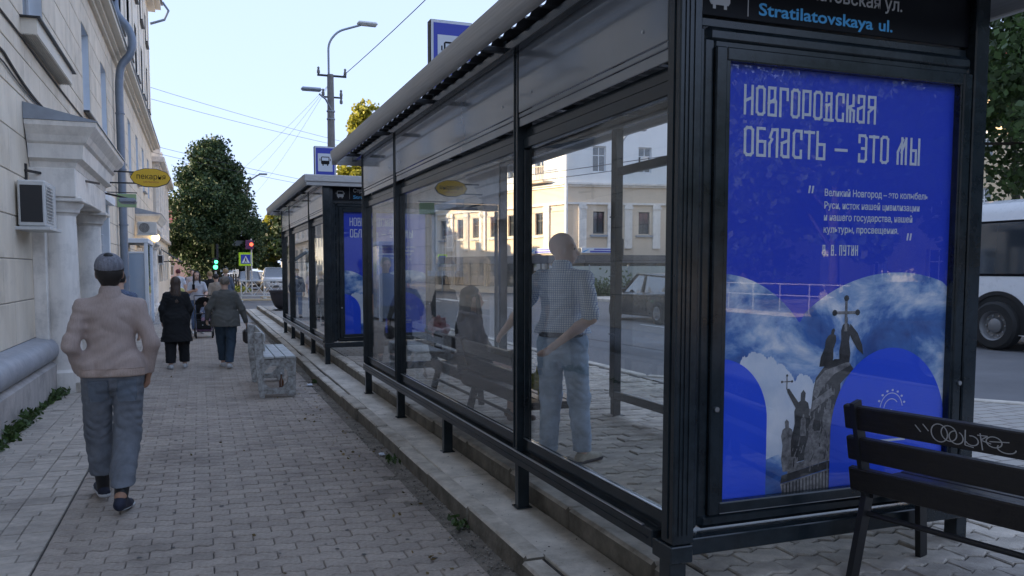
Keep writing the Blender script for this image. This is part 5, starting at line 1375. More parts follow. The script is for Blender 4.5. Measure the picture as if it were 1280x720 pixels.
t=thing('planter','large dark bowl-shaped street planter beyond the farther shelter','planter',(2.72,29.2,.25))
part('bowl',MB().lathe([(.16,.03),(.30,.14),(.40,.36),(.46,.62),(.49,.64),(.49,.70),(.42,.70),(.38,.6)],(0,0,0),20),mat('dark_planter',(.035,.03,.035),.7,var=.2,scale=5),t,40)
part('foot',MB().cbox((-.32,-.32,0),(.32,.32,.045),.01),M['darkmetal'],t)
part('soil',MB().lathe([(.01,.62),(.4,.62)],(0,0,0),18),M['dirt'],t)
t=thing('picket_fence','dark brown picket fence behind the green light at the far side of the street','fence',(-.6,73,0))
for k in range(18): part('picket',MB().cbox((k*.2,-.01,.1),(k*.2+.14,.02,1.25+.03*(k%2)),.005),M['bark'],t)
part('rail',MB().cbox((0,.02,.35),(3.6,.06,.42),.004).cbox((0,.02,.95),(3.6,.06,1.02),.004),M['bark'],t)
# litter
t=thing('bottle','brown bottle lying under the white bench','bottle',(.99,11.12,.02)); part('glass_body',MB().lathe([(.02,.0),(.032,.01),(.033,.15),(.014,.2),(.013,.25)],(0,0,.02),12),mat('brown_glass',(.10,.035,.012),.15,coat=.6),t,40); part('cap',MB().lathe([(.015,.25),(.015,.27)],(0,0,.02),10),M['print_white'],t)
def crumple(name,label,loc,r,m,seed,flat=.6,cat='litter'):
    rg=np.random.default_rng(seed); mb=MB(); n,k=9,12; vs=[];fs=[]
    for i in range(n+1):
        for j in range(k):
            th=math.pi*i/n; ph=2*math.pi*j/k; q=r*(.65+.6*rg.random()); vs.append((q*math.sin(th)*math.cos(ph),q*math.sin(th)*math.sin(ph),q*math.cos(th)*flat+r*flat))
    for i in range(n):
        for j in range(k): fs.append((i*k+j,i*k+(j+1)%k,(i+1)*k+(j+1)%k,(i+1)*k+j))
    mb.add(vs,fs).move(loc); return solo(name,mb,m,label,cat,loc)
crumple('paper_scrap','crumpled white paper scrap on the pavement edge beyond the white bench',(1.46,11.9,.0),.045,M['print_white'],1,.35)
crumple('paper_scrap','small pale crumpled litter lying beside the kerb in the grit',(1.52,7.2,.0),.03,M['print_white'],2,.4)
crumple('plastic_bag','crumpled white and pink plastic bag hung on the end of the shelter bench back',(2.25,7.85,1.0),.10,mat('bag_pink',(.62,.50,.50),.5,col2=(.55,.18,.2),scale=14),3,1.1,'bag')
crumple('shopping_bag','yellow carrier bag on the shelter bench beside the standing man',(2.58,5.95,.69),.13,mat('bag_yellow',(.55,.44,.03),.4,col2=(.25,.3,.05),scale=9),4,.8,'bag')
# overhead wires
cable('overhead_wire',[(4.55,27,8.0),(7.5,5,10.2)],.012,'black overhead wire rising from the lamp post up over the shelter roof',sag=.3,group=None)
for i,(z,zz,lb) in enumerate(((10.7,9.6,'upper wire of the nearer pair crossing the sky behind the lamp post'),(10.2,9.3,'lower wire of the nearer pair crossing the sky behind the lamp post'),(8.0,6.4,'upper wire of the farther pair sloping down to the right'),(7.7,6.1,'lower wire of the farther pair sloping down to the right'))):
    cable('overhead_wire',[(-2.3,43.0+i*.3,z-.2),(16,58-i,zz)],.010,lb,sag=.25)
for i,(x0,x1) in enumerate(((.9,3.3),(2.3,5.0),(3.6,6.0))):
    cable('overhead_wire',[(4.1,27,7.7),(x0-1.2+i*.3,60,6.2)],.0045,('left','middle','right')[i]+' of three thin wires running down the street from the lamp post',sag=.4)
for z,lb in ((6.9,'upper'),(6.55,'lower')): cable('overhead_wire',[(9.5,60,z+.3),(26,20,z+.6)],.018,lb+' wire strung along the road in front of the corner building',sag=.5)

# ------------------------------------------------------------------ people (smooth implicit surfaces)
def surf(prims, h, k, cuts=(), fold=0.0, fseed=0, fdir=(1,1,2.2)):
    """prims: ('c',p,q,r1,r2,(sx,sy)) tapered capsule, ('e',c,(rx,ry,rz),yaw) ellipsoid; smooth union meshed by surface nets"""
    lo=np.full(3,9.);hi=np.full(3,-9.)
    for p in prims:
        if p[0]=='c': a,b=np.array(p[1]),np.array(p[2]); r=max(p[3],p[4])*1.35; lo=np.minimum(lo,np.minimum(a,b)-r);hi=np.maximum(hi,np.maximum(a,b)+r)
        else: c=np.array(p[1]); r=max(p[2]); lo=np.minimum(lo,c-r);hi=np.maximum(hi,c+r)
    lo-=3*h;hi+=3*h
    n=np.ceil((hi-lo)/h).astype(int)+1; ax=[lo[i]+h*np.arange(n[i]) for i in range(3)]
    f=np.full(n,.5,np.float32)
    for p in prims:
        if p[0]=='c': a,b=np.array(p[1],float),np.array(p[2],float); r=max(p[3],p[4])*1.35; l,u=np.minimum(a,b)-r,np.maximum(a,b)+r
        else: c=np.array(p[1],float); r=max(p[2]); l,u=c-r,c+r
        mg=k+3*h; i0=np.maximum(0,np.floor((l-mg-lo)/h).astype(int)); i1=np.minimum(n,np.ceil((u+mg-lo)/h).astype(int)+1)
        X,Y,Z=np.meshgrid(ax[0][i0[0]:i1[0]],ax[1][i0[1]:i1[1]],ax[2][i0[2]:i1[2]],indexing='ij')
        if p[0]=='c':
            sx,sy=(p[5] if len(p)>5 else (1,1)); 
            d=b-a; dd=np.array([d[0]/sx,d[1]/sy,d[2]]); px,py,pz=(X-a[0])/sx,(Y-a[1])/sy,Z-a[2]
            t=np.clip((px*dd[0]+py*dd[1]+pz*dd[2])/max(1e-9,(dd**2).sum()),0,1)
            g=np.sqrt((px-dd[0]*t)**2+(py-dd[1]*t)**2+(pz-dd[2]*t)**2)-(p[3]+(p[4]-p[3])*t); g=g*min(sx,sy,1)
        else:
            yw=p[3] if len(p)>3 else 0; cs,sn=math.cos(yw),math.sin(yw); x,y,z=X-c[0],Y-c[1],Z-c[2]; x,y=x*cs+y*sn,-x*sn+y*cs
            rx,ry,rz=p[2]; k0=np.sqrt((x/rx)**2+(y/ry)**2+(z/rz)**2); k1=np.sqrt((x/rx**2)**2+(y/ry**2)**2+(z/rz**2)**2)+1e-9; g=k0*(k0-1)/k1
        s=f[i0[0]:i1[0],i0[1]:i1[1],i0[2]:i1[2]]; hh=np.clip(.5+.5*(s-g)/k,0,1); f[i0[0]:i1[0],i0[1]:i1[1],i0[2]:i1[2]]=s*(1-hh)+g*hh-k*hh*(1-hh)
    if fold or cuts: X,Y,Z=np.meshgrid(*ax,indexing='ij')
    if fold:
        rg=np.random.default_rng(fseed); w=0
        wx=X+.05*np.sin(Z*17+fseed)+.03*np.sin(Y*23); wz=Z+.06*np.sin(X*13+1.3*fseed)+.035*np.sin(Y*19+2)
        for i in range(4):
            kx,ky,kz=rg.normal(0,1,3)*np.array(fdir)*17; w=w+np.sin(kx*wx+ky*Y+kz*wz+rg.uniform(0,6))/(1+i*.35)
        w2=np.sin(95*Z+3.5*np.sin(11*X+fseed)+2.5*np.sin(9*Z+4*X))*np.clip(np.sin(7*X+5*Z+fseed)+.2,0,1); f=f-fold*(np.abs(w)/1.6-.6)-fold*(.34 if h<.009 else .22)*w2
    for (nx,ny,nz,dd) in cuts: f=np.maximum(f,nx*X+ny*Y+nz*Z-dd)      # keep n.p<d
    s=f<0; m=[q-1 for q in f.shape]; acc=np.zeros((*m,3));cnt=np.zeros(m)
    I,J,K=np.meshgrid(*[np.arange(q) for q in m],indexing='ij'); idx=np.stack([I,J,K],-1).astype(float)
    for a in range(3):
        b,c=(a+1)%3,(a+2)%3
        for u in (0,1):
            for w in (0,1):
                o0=[0,0,0];o0[b]=u;o0[c]=w;o1=list(o0);o1[a]=1
                A_=f[o0[0]:o0[0]+m[0],o0[1]:o0[1]+m[1],o0[2]:o0[2]+m[2]];B_=f[o1[0]:o1[0]+m[0],o1[1]:o1[1]+m[1],o1[2]:o1[2]+m[2]]
                x=(A_<0)!=(B_<0); t=np.where(x,A_/np.where(x,A_-B_,1),0)
                for i in range(3): acc[...,i]+=x*(idx[...,i]+(t if i==a else o0[i]))
                cnt+=x
    act=cnt>0; vid=np.full(m,-1); vid[act]=np.arange(act.sum()); V=acc[act]/cnt[act][:,None]*h+lo
    Q=[]
    for a in range(3):
        b,c=(a+1)%3,(a+2)%3
        sl0=[slice(1,-1)]*3; sl0[a]=slice(0,-1); sl1=[slice(1,-1)]*3; sl1[a]=slice(1,None)
        s0=s[tuple(sl0)];s1=s[tuple(sl1)]; x=s0!=s1; pos=np.argwhere(x)
        off=np.array([0,0,0]); off[[b,c]]=1; pos=pos+off; sg=s[tuple(pos.T)]
        eb=np.zeros(3,int);eb[b]=1;ec=np.zeros(3,int);ec[c]=1
        q=np.stack([vid[tuple((pos-eb-ec).T)],vid[tuple((pos-ec).T)],vid[tuple(pos.T)],vid[tuple((pos-eb).T)]],1)
        q[~sg]=q[~sg][:,::-1]; Q.append(q)
    Q=np.concatenate(Q); Q=Q[(Q>=0).all(1)]
    return V,Q
def soft(name,prims,h,k,m,par,cuts=(),fold=0.0,fseed=0,sc=1.0,label=None,fdir=(1,1,2.2)):
    V,Q=surf(prims,h,k,cuts,fold,fseed,fdir); o=geo(name,V*sc,Q,m,par)
    o.data.polygons.foreach_set('use_smooth',np.ones(len(o.data.polygons),bool))
    if label: o['label']=label
    return o
def vv(*a): return np.array(a,float)
def lerp(a,b,t): return a+(b-a)*t
SKIN=mat('skin',(.60,.38,.285),.55,var=.08,scale=10); SKIN2=mat('tanned_skin',(.36,.20,.13),.55,var=.08,scale=10)
def fabric(name,c,v=.08,sc=6,rough=.9): return mat(name,c,rough,var=v,scale=sc,bump=.25,bscale=220)
def person(label,loc,rz,H,top,bottom,pose={},hair=None,shoe=None,h=.012,skin=None,girth=1.0,head_yaw=0.0,coat=None,sleeve=1.0,hem=.93,cuff=.12,hat=None,
           longhair=False,puff=.0,tw=1.0,hand_curl=.5,parts_extra=None,child=False,sole=None,collar=1.475,face=True,group=None,socks=None,cy=0.0):
    """local frame: +Y is the way the person faces; designed at 1.75 m and scaled"""
    t=thing('person',label,'person',loc,rz); sc=H/1.75; skin=skin or SKIN
    if group: t['group']=group
    J=dict(pelvis=vv(0,0,.96),waist=vv(0,.0,1.09),chest=vv(0,.0,1.30),neck=vv(0,-.015,1.47),head=vv(0,.015,1.625),
      shL=vv(-.165,-.01,1.40),shR=vv(.165,-.01,1.40),elL=vv(-.235,-.03,1.135),elR=vv(.235,-.03,1.135),wrL=vv(-.235,.05,.90),wrR=vv(.235,.05,.90),
      hiL=vv(-.092,0,.92),hiR=vv(.092,0,.92),knL=vv(-.10,.02,.50),knR=vv(.10,.02,.50),anL=vv(-.10,-.02,.085),anR=vv(.10,-.02,.085),toL=vv(-.13,.13,.03),toR=vv(.13,.13,.03))
    for a,b in pose.items(): J[a]=vv(*b)
    g=girth; P=[]; fa=.78 if sleeve>=.99 else 1.0
    hd=J['head']; cs,sn=math.cos(head_yaw),math.sin(head_yaw)
    def hp(x,y,z): return hd+vv(x*cs-y*sn,x*sn+y*cs,z)
    P+=[('e',hp(0,-.012,.035),(.078,.098,.095),head_yaw),('e',hp(0,.028,-.035),(.060,.068,.080),head_yaw),('e',hp(0,.062,-.085),(.026,.022,.020),head_yaw)]
    P+=[('c',hp(0,.088,.005),hp(0,.112,-.028),.010,.014),('e',hp(0,.090,-.060),(.024,.013,.010),head_yaw),('e',hp(0,.075,.028),(.060,.020,.014),head_yaw)]
    for s in (-1,1): P+=[('e',hp(s*.080,-.010,.0),(.012,.022,.034),head_yaw)]
    P+=[('c',J['neck']-vv(0,0,.04),hd+vv(0,-.02,-.05),.060,.055)]
    # trunk
    P+=[('c',J['chest'],J['waist'],.135*g,.115*g,(1.12,.78)),('c',J['waist'],J['pelvis'],.115*g,.130*g,(1.18,.85)),('c',J['shL']*.8+J['chest']*.2,J['shR']*.8+J['chest']*.2,.055,.055)]
    for s,a in ((-1,'L'),(1,'R')):
        P+=[('c',J['sh'+a],J['el'+a],.050*g,.040*g),('c',J['el'+a],lerp(J['el'+a],J['wr'+a],.35),.040*fa,.041*fa),('c',lerp(J['el'+a],J['wr'+a],.35),J['wr'+a],.041*fa,.026)]
        P+=[('c',J['hi'+a],J['kn'+a],.082*g,.052*g),('c',J['kn'+a],lerp(J['kn'+a],J['an'+a],.3),.052,.056),('c',lerp(J['kn'+a],J['an'+a],.3),J['an'+a],.056,.037),('c',J['an'+a],J['to'+a],.036,.030)]
        # hand: palm, four fingers, thumb from the side of the palm
        w=J['wr'+a]; fdir=w-J['el'+a]; fdir=fdir/np.linalg.norm(fdir); 
        side=np.cross(fdir,vv(s,0,0)); side=side/max(1e-6,np.linalg.norm(side)); side=side if side[1]>0 else -side
        nrm=np.cross(fdir,side); nrm=nrm if nrm[0]*s<0 else -nrm
        kn=[]
        for i,(o_,ln) in enumerate(((.030,.068),(.010,.076),(-.010,.070),(-.029,.055))):
            kb=w+fdir*.088+side*o_; P.append(('c',w+fdir*.02+side*o_*.55,kb,.017,.0125))
            c1=kb+fdir*ln*.5*(1-.3*hand_curl)+nrm*ln*.35*hand_curl; c2=c1+fdir*ln*.45*(1-.8*hand_curl)+nrm*ln*.45*hand_curl
            P+=[('c',kb,c1,.0105,.0095),('c',c1,c2,.0095,.008)]
        th=w+fdir*.03+side*.026; P+=[('c',th,th+fdir*.035+side*.022+nrm*.008,.013,.011),('c',th+fdir*.035+side*.022+nrm*.008,th+fdir*.065+side*.022+nrm*.02,.011,.009)]
    soft('body',P,max(h*.8,.007) if not child else h,.022,skin,t,sc=sc)
    # top / coat
    hz=hem; T=[('c',J['chest']+vv(0,0,.03),J['waist'],.150*g,.138*g,(1.14,.82)),('c',J['waist'],J['pelvis']-vv(0,0,.03),.138*g,.160*g+puff,(1.12,.86)),('c',J['shL']*.8+J['chest']*.2,J['shR']*.8+J['chest']*.2,.068,.068),('c',J['neck']-vv(0,0,.03),J['shL'],.062,.050),('c',J['neck']-vv(0,0,.03),J['shR'],.062,.050),
       ('c',J['neck']-vv(0,0,.07),J['neck']+vv(0,0,.0),.085,.066)]
    T+=[('c',J['hiL']+vv(0,0,.07),J['hiR']+vv(0,0,.07),.105*g*tw**.5+.014,.105*g*tw**.5+.014),('c',J['hiL']+vv(0,0,-.02),J['hiR']+vv(0,0,-.02),.105*g*tw**.5+.014,.105*g*tw**.5+.014)]
    if coat: # long garment: flared panel to hem
        T+=[('c',J['pelvis'],vv(J['pelvis'][0]*1.,J['pelvis'][1],hz-.02),.155*g+puff,.165*g+coat,(1.15,.85))]
    for a in 'LR':
        e=J['el'+a]; w=J['wr'+a]; T+=[('c',J['sh'+a],e,.061*g,.057*g)]
        if sleeve>=.5: q=lerp(e,w,min(1,(sleeve-.5)*2)); T+=[('c',e,q,.055*g,.045)]
    cuts=[(0,0,-1,-hz),(0,0,1,collar+.03)]
    if sleeve<.5:
        T=[x for x in T]; 
        for a in 'LR':
            i=[j for j,x in enumerate(T) if x[0]=='c' and x[1] is J['sh'+a]][0]; T[i]=('c',J['sh'+a],lerp(J['sh'+a],J['el'+a],sleeve*2),.062*g,.062*g)
    soft('top' if not coat else 'coat',T,h,.035,top,t,cuts=cuts,fold=.0085 if h<.01 else .0075,fseed=int(abs(loc[0])*37+abs(loc[1])*11)%50,sc=sc)
    if sleeve>=.99:
        pass
    # trousers
    T=[('c',J['pelvis']+vv(0,0,.03),J['pelvis']-vv(0,0,.03),.130*g,.138*g,(1.18,.88))]
    for a in 'LR':
        d=J['an'+a]-J['kn'+a]; T+=[('c',J['hi'+a],J['kn'+a],.100*g*tw**.5,.074*tw),('c',J['kn'+a],J['an'+a],.074*tw,.062*tw)]
    cutz=cuff
    soft('trousers',T,h,.028,bottom,t,cuts=[(0,0,1,hem+.03)]+([(0,0,-1,-cutz)] if True else []),fold=.007,fseed=3,sc=sc,fdir=(1,1,1.6))
    for a in 'LR':
        A_,B_=J['an'+a],J['to'+a]; d=B_-A_; d[2]=0; d/=np.linalg.norm(d); zb=min(A_[2]-.055,B_[2]); heel=vv(A_[0],A_[1],0)-d*.035+vv(0,0,A_[2]-.045)
        sp=[('c',heel,vv(A_[0],A_[1],A_[2]-.005),.036,.040),('c',heel,B_+d*.05,.036,.032,(1,1)),('c',A_+d*.02-vv(0,0,.01),B_-d*.01,.038,.032)]
        sh=soft('shoe',sp,max(.008,h*.8),.02,shoe or M['darkmetal'],t,cuts=[(0,0,-1,-max(.0,B_[2]-.028))],sc=sc)
        if sole: 
            V,Q=surf([('c',heel,B_+d*.05,.043,.039)],max(.008,h*.8),.01,cuts=[(0,0,1,max(.028,B_[2]+.0)),(0,0,-1,-max(.0,B_[2]-.03))]); s_=geo('sole',V*sc,Q,sole,sh)
        if socks: soft('sock',[('c',A_+vv(0,0,-.01),lerp(A_,J['kn'+a],.3),.043,.052)],max(.008,h),.01,socks,t,sc=sc)
    if hair:
        hh=[('e',hp(0,-.022,.045),(.088,.100,.098),head_yaw)]
        c0=hp(0,.062,0); hc=[(-0*cs- 1*sn*0,0,0,9)]
        fy=vv(-sn,cs,0); cutsH=[(fy[0],fy[1],-.75,fy@hd[:3]+.030-.75*(hd[2]+.01))]
        if longhair:
            hh+=[('c',hp(0,-.06,.0),hp(0,-.085,-.20),.082,.080,(1.1,.7)),('c',hp(.01,-.10,-.2),hp(.02,-.135,-.42),.075,.05,(1,.5))]; cutsH=[(fy[0],fy[1],-.45,fy@hd[:3]+.020-.45*(hd[2]+.01))]
        if longhair and face:
            for s in (-1,1): soft('hair_lock',[('c',hp(s*.078,.030,.04),hp(s*.082,.045,-.12),.022,.026),('c',hp(s*.082,.045,-.12),hp(s*.085,.075,-.24),.026,.014)],max(.008,h*.8),.02,hair,t,sc=sc)
        soft('hair',hh,max(.008,h*.8),.03,hair,t,cuts=cutsH,fold=.006,fseed=8,sc=sc,fdir=(3,3,.4))
    if face:
        for s in (-1,1):
            p=hp(s*.031,.084,.012)*sc; mb=MB().lathe([(.001,-.006),(.008,-.004),(.010,0),(.008,.004),(.001,.006)],tuple(p),10,'y'); part('eye',mb,M['darkmetal'],t)
        p=hp(0,.101,-.060)*sc; part('mouth',MB().cbox((p[0]-.018,p[1]-.004,p[2]-.003),(p[0]+.018,p[1]+.003,p[2]+.003),.002),mat('lips',(.30,.10,.08),.5),t)
    if parts_extra: parts_extra(t,J,hp,sc)
    return t

white_sh=mat('white_shoe',(.60,.61,.62),.6); navy_sh=mat('navy_shoe',(.012,.016,.035),.7,var=.2,scale=30); hair_dk=mat('dark_hair',(.018,.014,.012),.6,var=.4,scale=30,streak=(20,20,2))
hair_br=mat('brown_hair',(.085,.052,.035),.55,col2=(.035,.024,.018),scale=14,streak=(14,14,1)); hair_gy=mat('greying_hair',(.10,.085,.07),.7,col2=(.28,.24,.20),scale=24); hair_bl=mat('blond_hair',(.34,.22,.10),.6,var=.3,scale=20)
# 1 the near walker in a beige jumper
def near_extra(t,J,hp,sc):
    # knitted cap with dark centre, short dark hair below
    soft('cap',[('e',hp(0,-.018,.055),(.094,.112,.094),0)],.007,.02,mat('grey_knit_cap',(.19,.195,.225),.95,var=.35,scale=7,streak=(12,12,1.2),bump=.6,bscale=90),t,cuts=[(0,.18,-1,-(hp(0,0,.022)[2]))],fold=.002,sc=sc)
    soft('cap_band',[('e',hp(0,-.018,.055),(.0965,.1145,.097),0)],.006,.02,hair_dk,t,cuts=[(0,.18,-1,-(hp(0,0,.020)[2])),(0,-.18,1,hp(0,0,.045)[2])],sc=sc)
    soft('cap_button',[('e',hp(0,-.070,.122),(.034,.030,.026),0)],.005,.01,M['darkmetal'],t,sc=sc,label='dark round centre of the cap')
    soft('hair',[('e',hp(0,-.026,.015),(.086,.098,.090),0),('c',hp(0,-.055,-.02),hp(0,-.052,-.045),.060,.050,(1.1,.7))],.007,.03,hair_dk,t,cuts=[(0,1,-.2,hp(0,.02,0)[1]-.2*hp(0,0,0)[2])],fold=.002,sc=sc)
    soft('collar',[('c',J['neck']+vv(0,.0,-.005),J['neck']+vv(0,.004,.030),.076,.071)],.007,.02,KNIT,t,sc=sc)
    tp=[c for c in t.children if c.name.startswith('top')][0]; tr=[c for c in t.children if c.name.startswith('trousers')][0]
    patch('hem_band',tp,lambda c:(c[:,2]<.985)&(abs(c[:,0])<.2),.004,KNIT2,t,sc,radial=True)
    for s in (-1,1): patch('back_pocket',tr,lambda c:(c[:,1]<0)&(abs(c[:,0]-s*.088)<.062-.2*np.maximum(0,.80-c[:,2]))&(c[:,2]>.755)&(c[:,2]<.905),.005,DENG2,t,sc)
def patch(name,src,fn,off,m,par,sc,radial=False):
    me=src.data; n=len(me.vertices); V=np.zeros(n*3); me.vertices.foreach_get('co',V); V=V.reshape(-1,3)/sc; N_=np.zeros(n*3); me.vertices.foreach_get('normal',N_); N_=N_.reshape(-1,3)
    Q=np.array([p.vertices[:] for p in me.polygons]); c=V[Q].mean(1); Q=Q[fn(c)]; u,inv=np.unique(Q,return_inverse=True); Q=inv.reshape(Q.shape); k=len(u)
    P=V[u]+N_[u]*off; VV=np.concatenate([P,V[u]]); ed={}
    for q in Q:
        for i in range(4): e=(q[i],q[(i+1)%4]); ed[e]=ed.get(e,0)+1
    sd=[(a,b,b+k,a+k) for (a,b) in ed if (b,a) not in ed]
    o=geo(name,VV*sc,np.concatenate([Q,np.array(sd)]) if sd else Q,m,par); o.data.polygons.foreach_set('use_smooth',np.ones(len(o.data.polygons),bool)); return o
KNIT2=mat('ribbed_knit_band',(.44,.34,.29),.95,var=.2,scale=40,streak=(9,9,.5),bump=.4,bscale=200); DENG2=fabric('denim_pocket',(.13,.155,.19),.22,9)
KNIT=mat('beige_knit',(.47,.375,.335),.95,var=.10,scale=14,streak=(10,10,1),bump=.7,bscale=260); DENG=fabric('grey_blue_denim',(.155,.17,.195),.22,9)
person('man in a beige jumper and grey knitted cap walking away close to the camera',(-.60,6.28,0),R(3),1.79,KNIT,DENG,
  pose=dict(elL=(-.250,-.05,1.15),wrL=(-.205,.09,.97),elR=(.252,-.05,1.15),wrR=(.228,.03,.95),shL=(-.17,-.01,1.40),shR=(.17,-.01,1.40),
            knR=(.08,.015,.50),anR=(.035,-.24,.125),toR=(.07,-.09,.03),knL=(-.11,.16,.50),anL=(-.095,.22,.10),toL=(-.13,.37,.06),hiL=(-.10,.01,.92),hiR=(.10,-.01,.92)),
  shoe=navy_sh,sole=white_sh,h=.0075,skin=SKIN2,girth=.95,cuff=.195,tw=1.22,hem=.93,socks=M['darkmetal'],parts_extra=near_extra,face=False,hand_curl=.6)
# 2 person hidden in front of him
person('person in a dark patterned shirt mostly hidden behind the capped man’s head',(-1.02,11.9,0),R(0),1.66,fabric('patterned_shirt',(.10,.13,.2),.7,60),DENG,hair=hair_dk,shoe=navy_sh,h=.016,hem=.9,sleeve=.35)
# 3 woman in black
BLK=fabric('black_cloth',(.010,.011,.013),.2,8)
person('woman in a long black coat with very long brown hair, white sneakers, walking away',(-.40,14.8,0),R(2),1.56,BLK,BLK,hair=hair_br,longhair=True,shoe=white_sh,sole=white_sh,coat=.075,hem=.52,cuff=.12,tw=1.45,h=.013,girth=1.12,puff=.01,
  pose=dict(knR=(.12,.07,.50),anR=(.13,.05,.085),toR=(.15,.20,.03),anL=(-.12,-.10,.085),toL=(-.15,.04,.03),knL=(-.11,.0,.5),elL=(-.25,.0,1.14),wrL=(-.25,.10,.92),elR=(.25,0,1.14),wrR=(.22,.14,.95)),face=False)
# 4 woman in grey jacket
GJ=fabric('grey_jacket',(.115,.115,.105),.15,7); DB=fabric('dark_blue_trousers',(.035,.058,.085),.15,6)
def bag_extra(t,J,hp,sc): pass
gw=person('elderly woman in a grey jacket and dark blue trousers walking away beside the bench',(.39,14.6,0),R(-2),1.57,GJ,DB,hair=hair_gy,shoe=white_sh,sole=white_sh,coat=.045,hem=.80,cuff=.13,tw=1.22,h=.013,girth=1.2,puff=.03,
  pose=dict(elL=(-.30,.0,1.15),wrL=(-.33,.10,.95),elR=(.30,-.02,1.13),wrR=(.37,.02,.88),anR=(.05,-.22,.11),toR=(.07,-.08,.04),knR=(.09,-.02,.5),anL=(-.06,.18,.085),toL=(-.08,.33,.03),knL=(-.09,.14,.5)),face=False)
HB=mat('dark_handbag',(.03,.024,.022),.5)
t=thing('handbag','dark handbag hanging from the grey-jacketed woman’s right hand beside the bench end','bag',(.735,14.55,.42))
part('pouch',MB().cbox((-.07,-.15,0),(.07,.15,.24),.04),HB,t); part('strap',MB().tube([(0,-.1,.22),(0,-.05,.36),(0,.05,.36),(0,.1,.22)],.009,6),HB,t,40)
# 5 mother, stroller, child
TS=fabric('white_t_shirt',(.60,.61,.66),.1,5); JN=fabric('blue_jeans',(.10,.15,.26),.2,8)
person('young dark-haired woman in a white T-shirt pushing a stroller and looking at her phone',(-.09,22.6,0),R(180),1.63,TS,JN,hair=hair_dk,longhair=True,shoe=white_sh,sole=white_sh,sleeve=.36,hem=.95,h=.014,tw=1.05,
  pose=dict(elL=(-.25,.03,1.15),wrL=(-.2,.30,1.02),elR=(.24,.06,1.16),wrR=(.09,.24,1.22)))
solo('phone',MB().cbox((-.135,22.27,1.16),(-.205,22.285,1.30),.006),M['black'],'dark phone held by the woman in the white T-shirt','phone',(-.17,22.28,1.16))
def stroller():
    t=thing('stroller','black baby stroller with a child in it, pushed towards the camera','stroller',(.06,21.3,0)); D=M['darkmetal']; BK=BLK
    fr=MB()
    for s in (-1,1):
        fr.tube([(s*.20,-.28,.14),(s*.21,.05,.62),(s*.22,.55,1.02)],.013,6).tube([(s*.21,.33,.12),(s*.21,.05,.55)],.013,6).tube([(s*.2,-.28,.14),(s*.21,.33,.2)],.010,6)
    fr.tube([(-.22,.55,1.02),(.22,.55,1.02)],.016,6).tube([(-.2,-.28,.16),(.2,-.28,.16)],.010,6); part('frame',fr,D,t,40)
    part('seat',MB().cbox((-.18,-.16,.40),(.18,.16,.45),.02).cbox((-.18,.14,.42),(.18,.19,.86),.02).cbox((-.17,-.26,.22),(.17,-.20,.42),.02),BK,t)
    part('basket',MB().cbox((-.18,-.2,.15),(.18,.26,.27),.03),mat('printed_basket_cloth',(.20,.12,.22),.9,var=.8,scale=30),t)
    hood=[]; mb=MB(); vs=[];fs=[]
    for i in range(7):
        a=R(-5+i*20)
        for j in range(7): b=math.pi*j/6; vs.append((.21*math.cos(b),.16-.30*math.cos(a-1.25)*math.sin(b)*.9-.02,.80+.16*math.sin(b)*math.sin(a)+.06*math.sin(b)))
    for i in range(6):
        for j in range(6): fs.append((i*7+j,i*7+j+1,(i+1)*7+j+1,(i+1)*7+j))
    hd=MB().add(vs,fs); part('hood',hd,BK,t,50)
    part('bumper_bar',MB().tube([(-.19,.0,.60),(-.17,-.2,.60),(.17,-.2,.60),(.19,0,.60)],.015,6),D,t,40)
    for x,y,r in ((-.19,-.28,.085),(.19,-.28,.085),(-.22,.33,.11),(.22,.33,.11)): part('wheel',MB().lathe([(r*.7,-.02),(r,-.018),(r,.018),(r*.7,.02),(.01,.022)],(x,y,r),16,'x').lathe([(.01,-.02),(r*.7,-.02)],(x,y,r),16,'x'),M['rubber'],t,40)
    return t
stroller()
person('small bald child in a patterned top sitting in the stroller',(.10,21.22,.30),R(180),.82,fabric('patterned_baby_top',(.25,.28,.38),.7,40),fabric('pale_pink_leggings',(.35,.22,.30),.3,20),shoe=white_sh,h=.022,child=True,
  pose=dict(pelvis=(0,-.15,.40),waist=(0,-.17,.52),chest=(0,-.18,.75),neck=(0,-.17,.95),head=(0,-.15,1.13),shL=(-.16,-.17,.90),shR=(.16,-.17,.90),elL=(-.22,-.05,.70),elR=(.22,-.05,.70),wrL=(-.18,.12,.66),wrR=(.18,.12,.66),
  hiL=(-.10,-.12,.36),hiR=(.10,-.12,.36),knL=(-.14,.22,.34),knR=(.14,.22,.34),anL=(-.14,.24,.08),anR=(.14,.24,.08),toL=(-.15,.36,.05),toR=(.15,.36,.05)),hem=.40,cuff=.02,girth=1.1,collar=.99,tw=1.1)
# 6 walkers behind
person('child in a pale yellow shirt and cap behind the woman in black',(-.62,25.2,0),R(0),1.36,fabric('pale_yellow',(.55,.52,.20),.2,20),fabric('yellow_shorts',(.4,.38,.2),.2,20),hair=mat('red_cap',(.25,.04,.04),.8),shoe=white_sh,h=.02,sleeve=.35)
person('person in a white top and dark red cap, left of two far walkers',(-.75,31.5,0),R(0),1.68,TS,BLK,hair=mat('dark_red_cap',(.14,.03,.04),.8),shoe=white_sh,h=.02,sleeve=.35,puff=.02)
person('person in a pinkish white top, right of two far walkers',(-.28,33.0,0),R(180),1.66,fabric('pinkish_white',(.55,.48,.50),.1,5),JN,hair=hair_dk,shoe=white_sh,h=.02,sleeve=.4)
person('person in black with fair hair right behind the stroller woman',(.28,26.4,0),R(0),1.62,BLK,BLK,hair=hair_bl,shoe=navy_sh,h=.018,sleeve=.4)
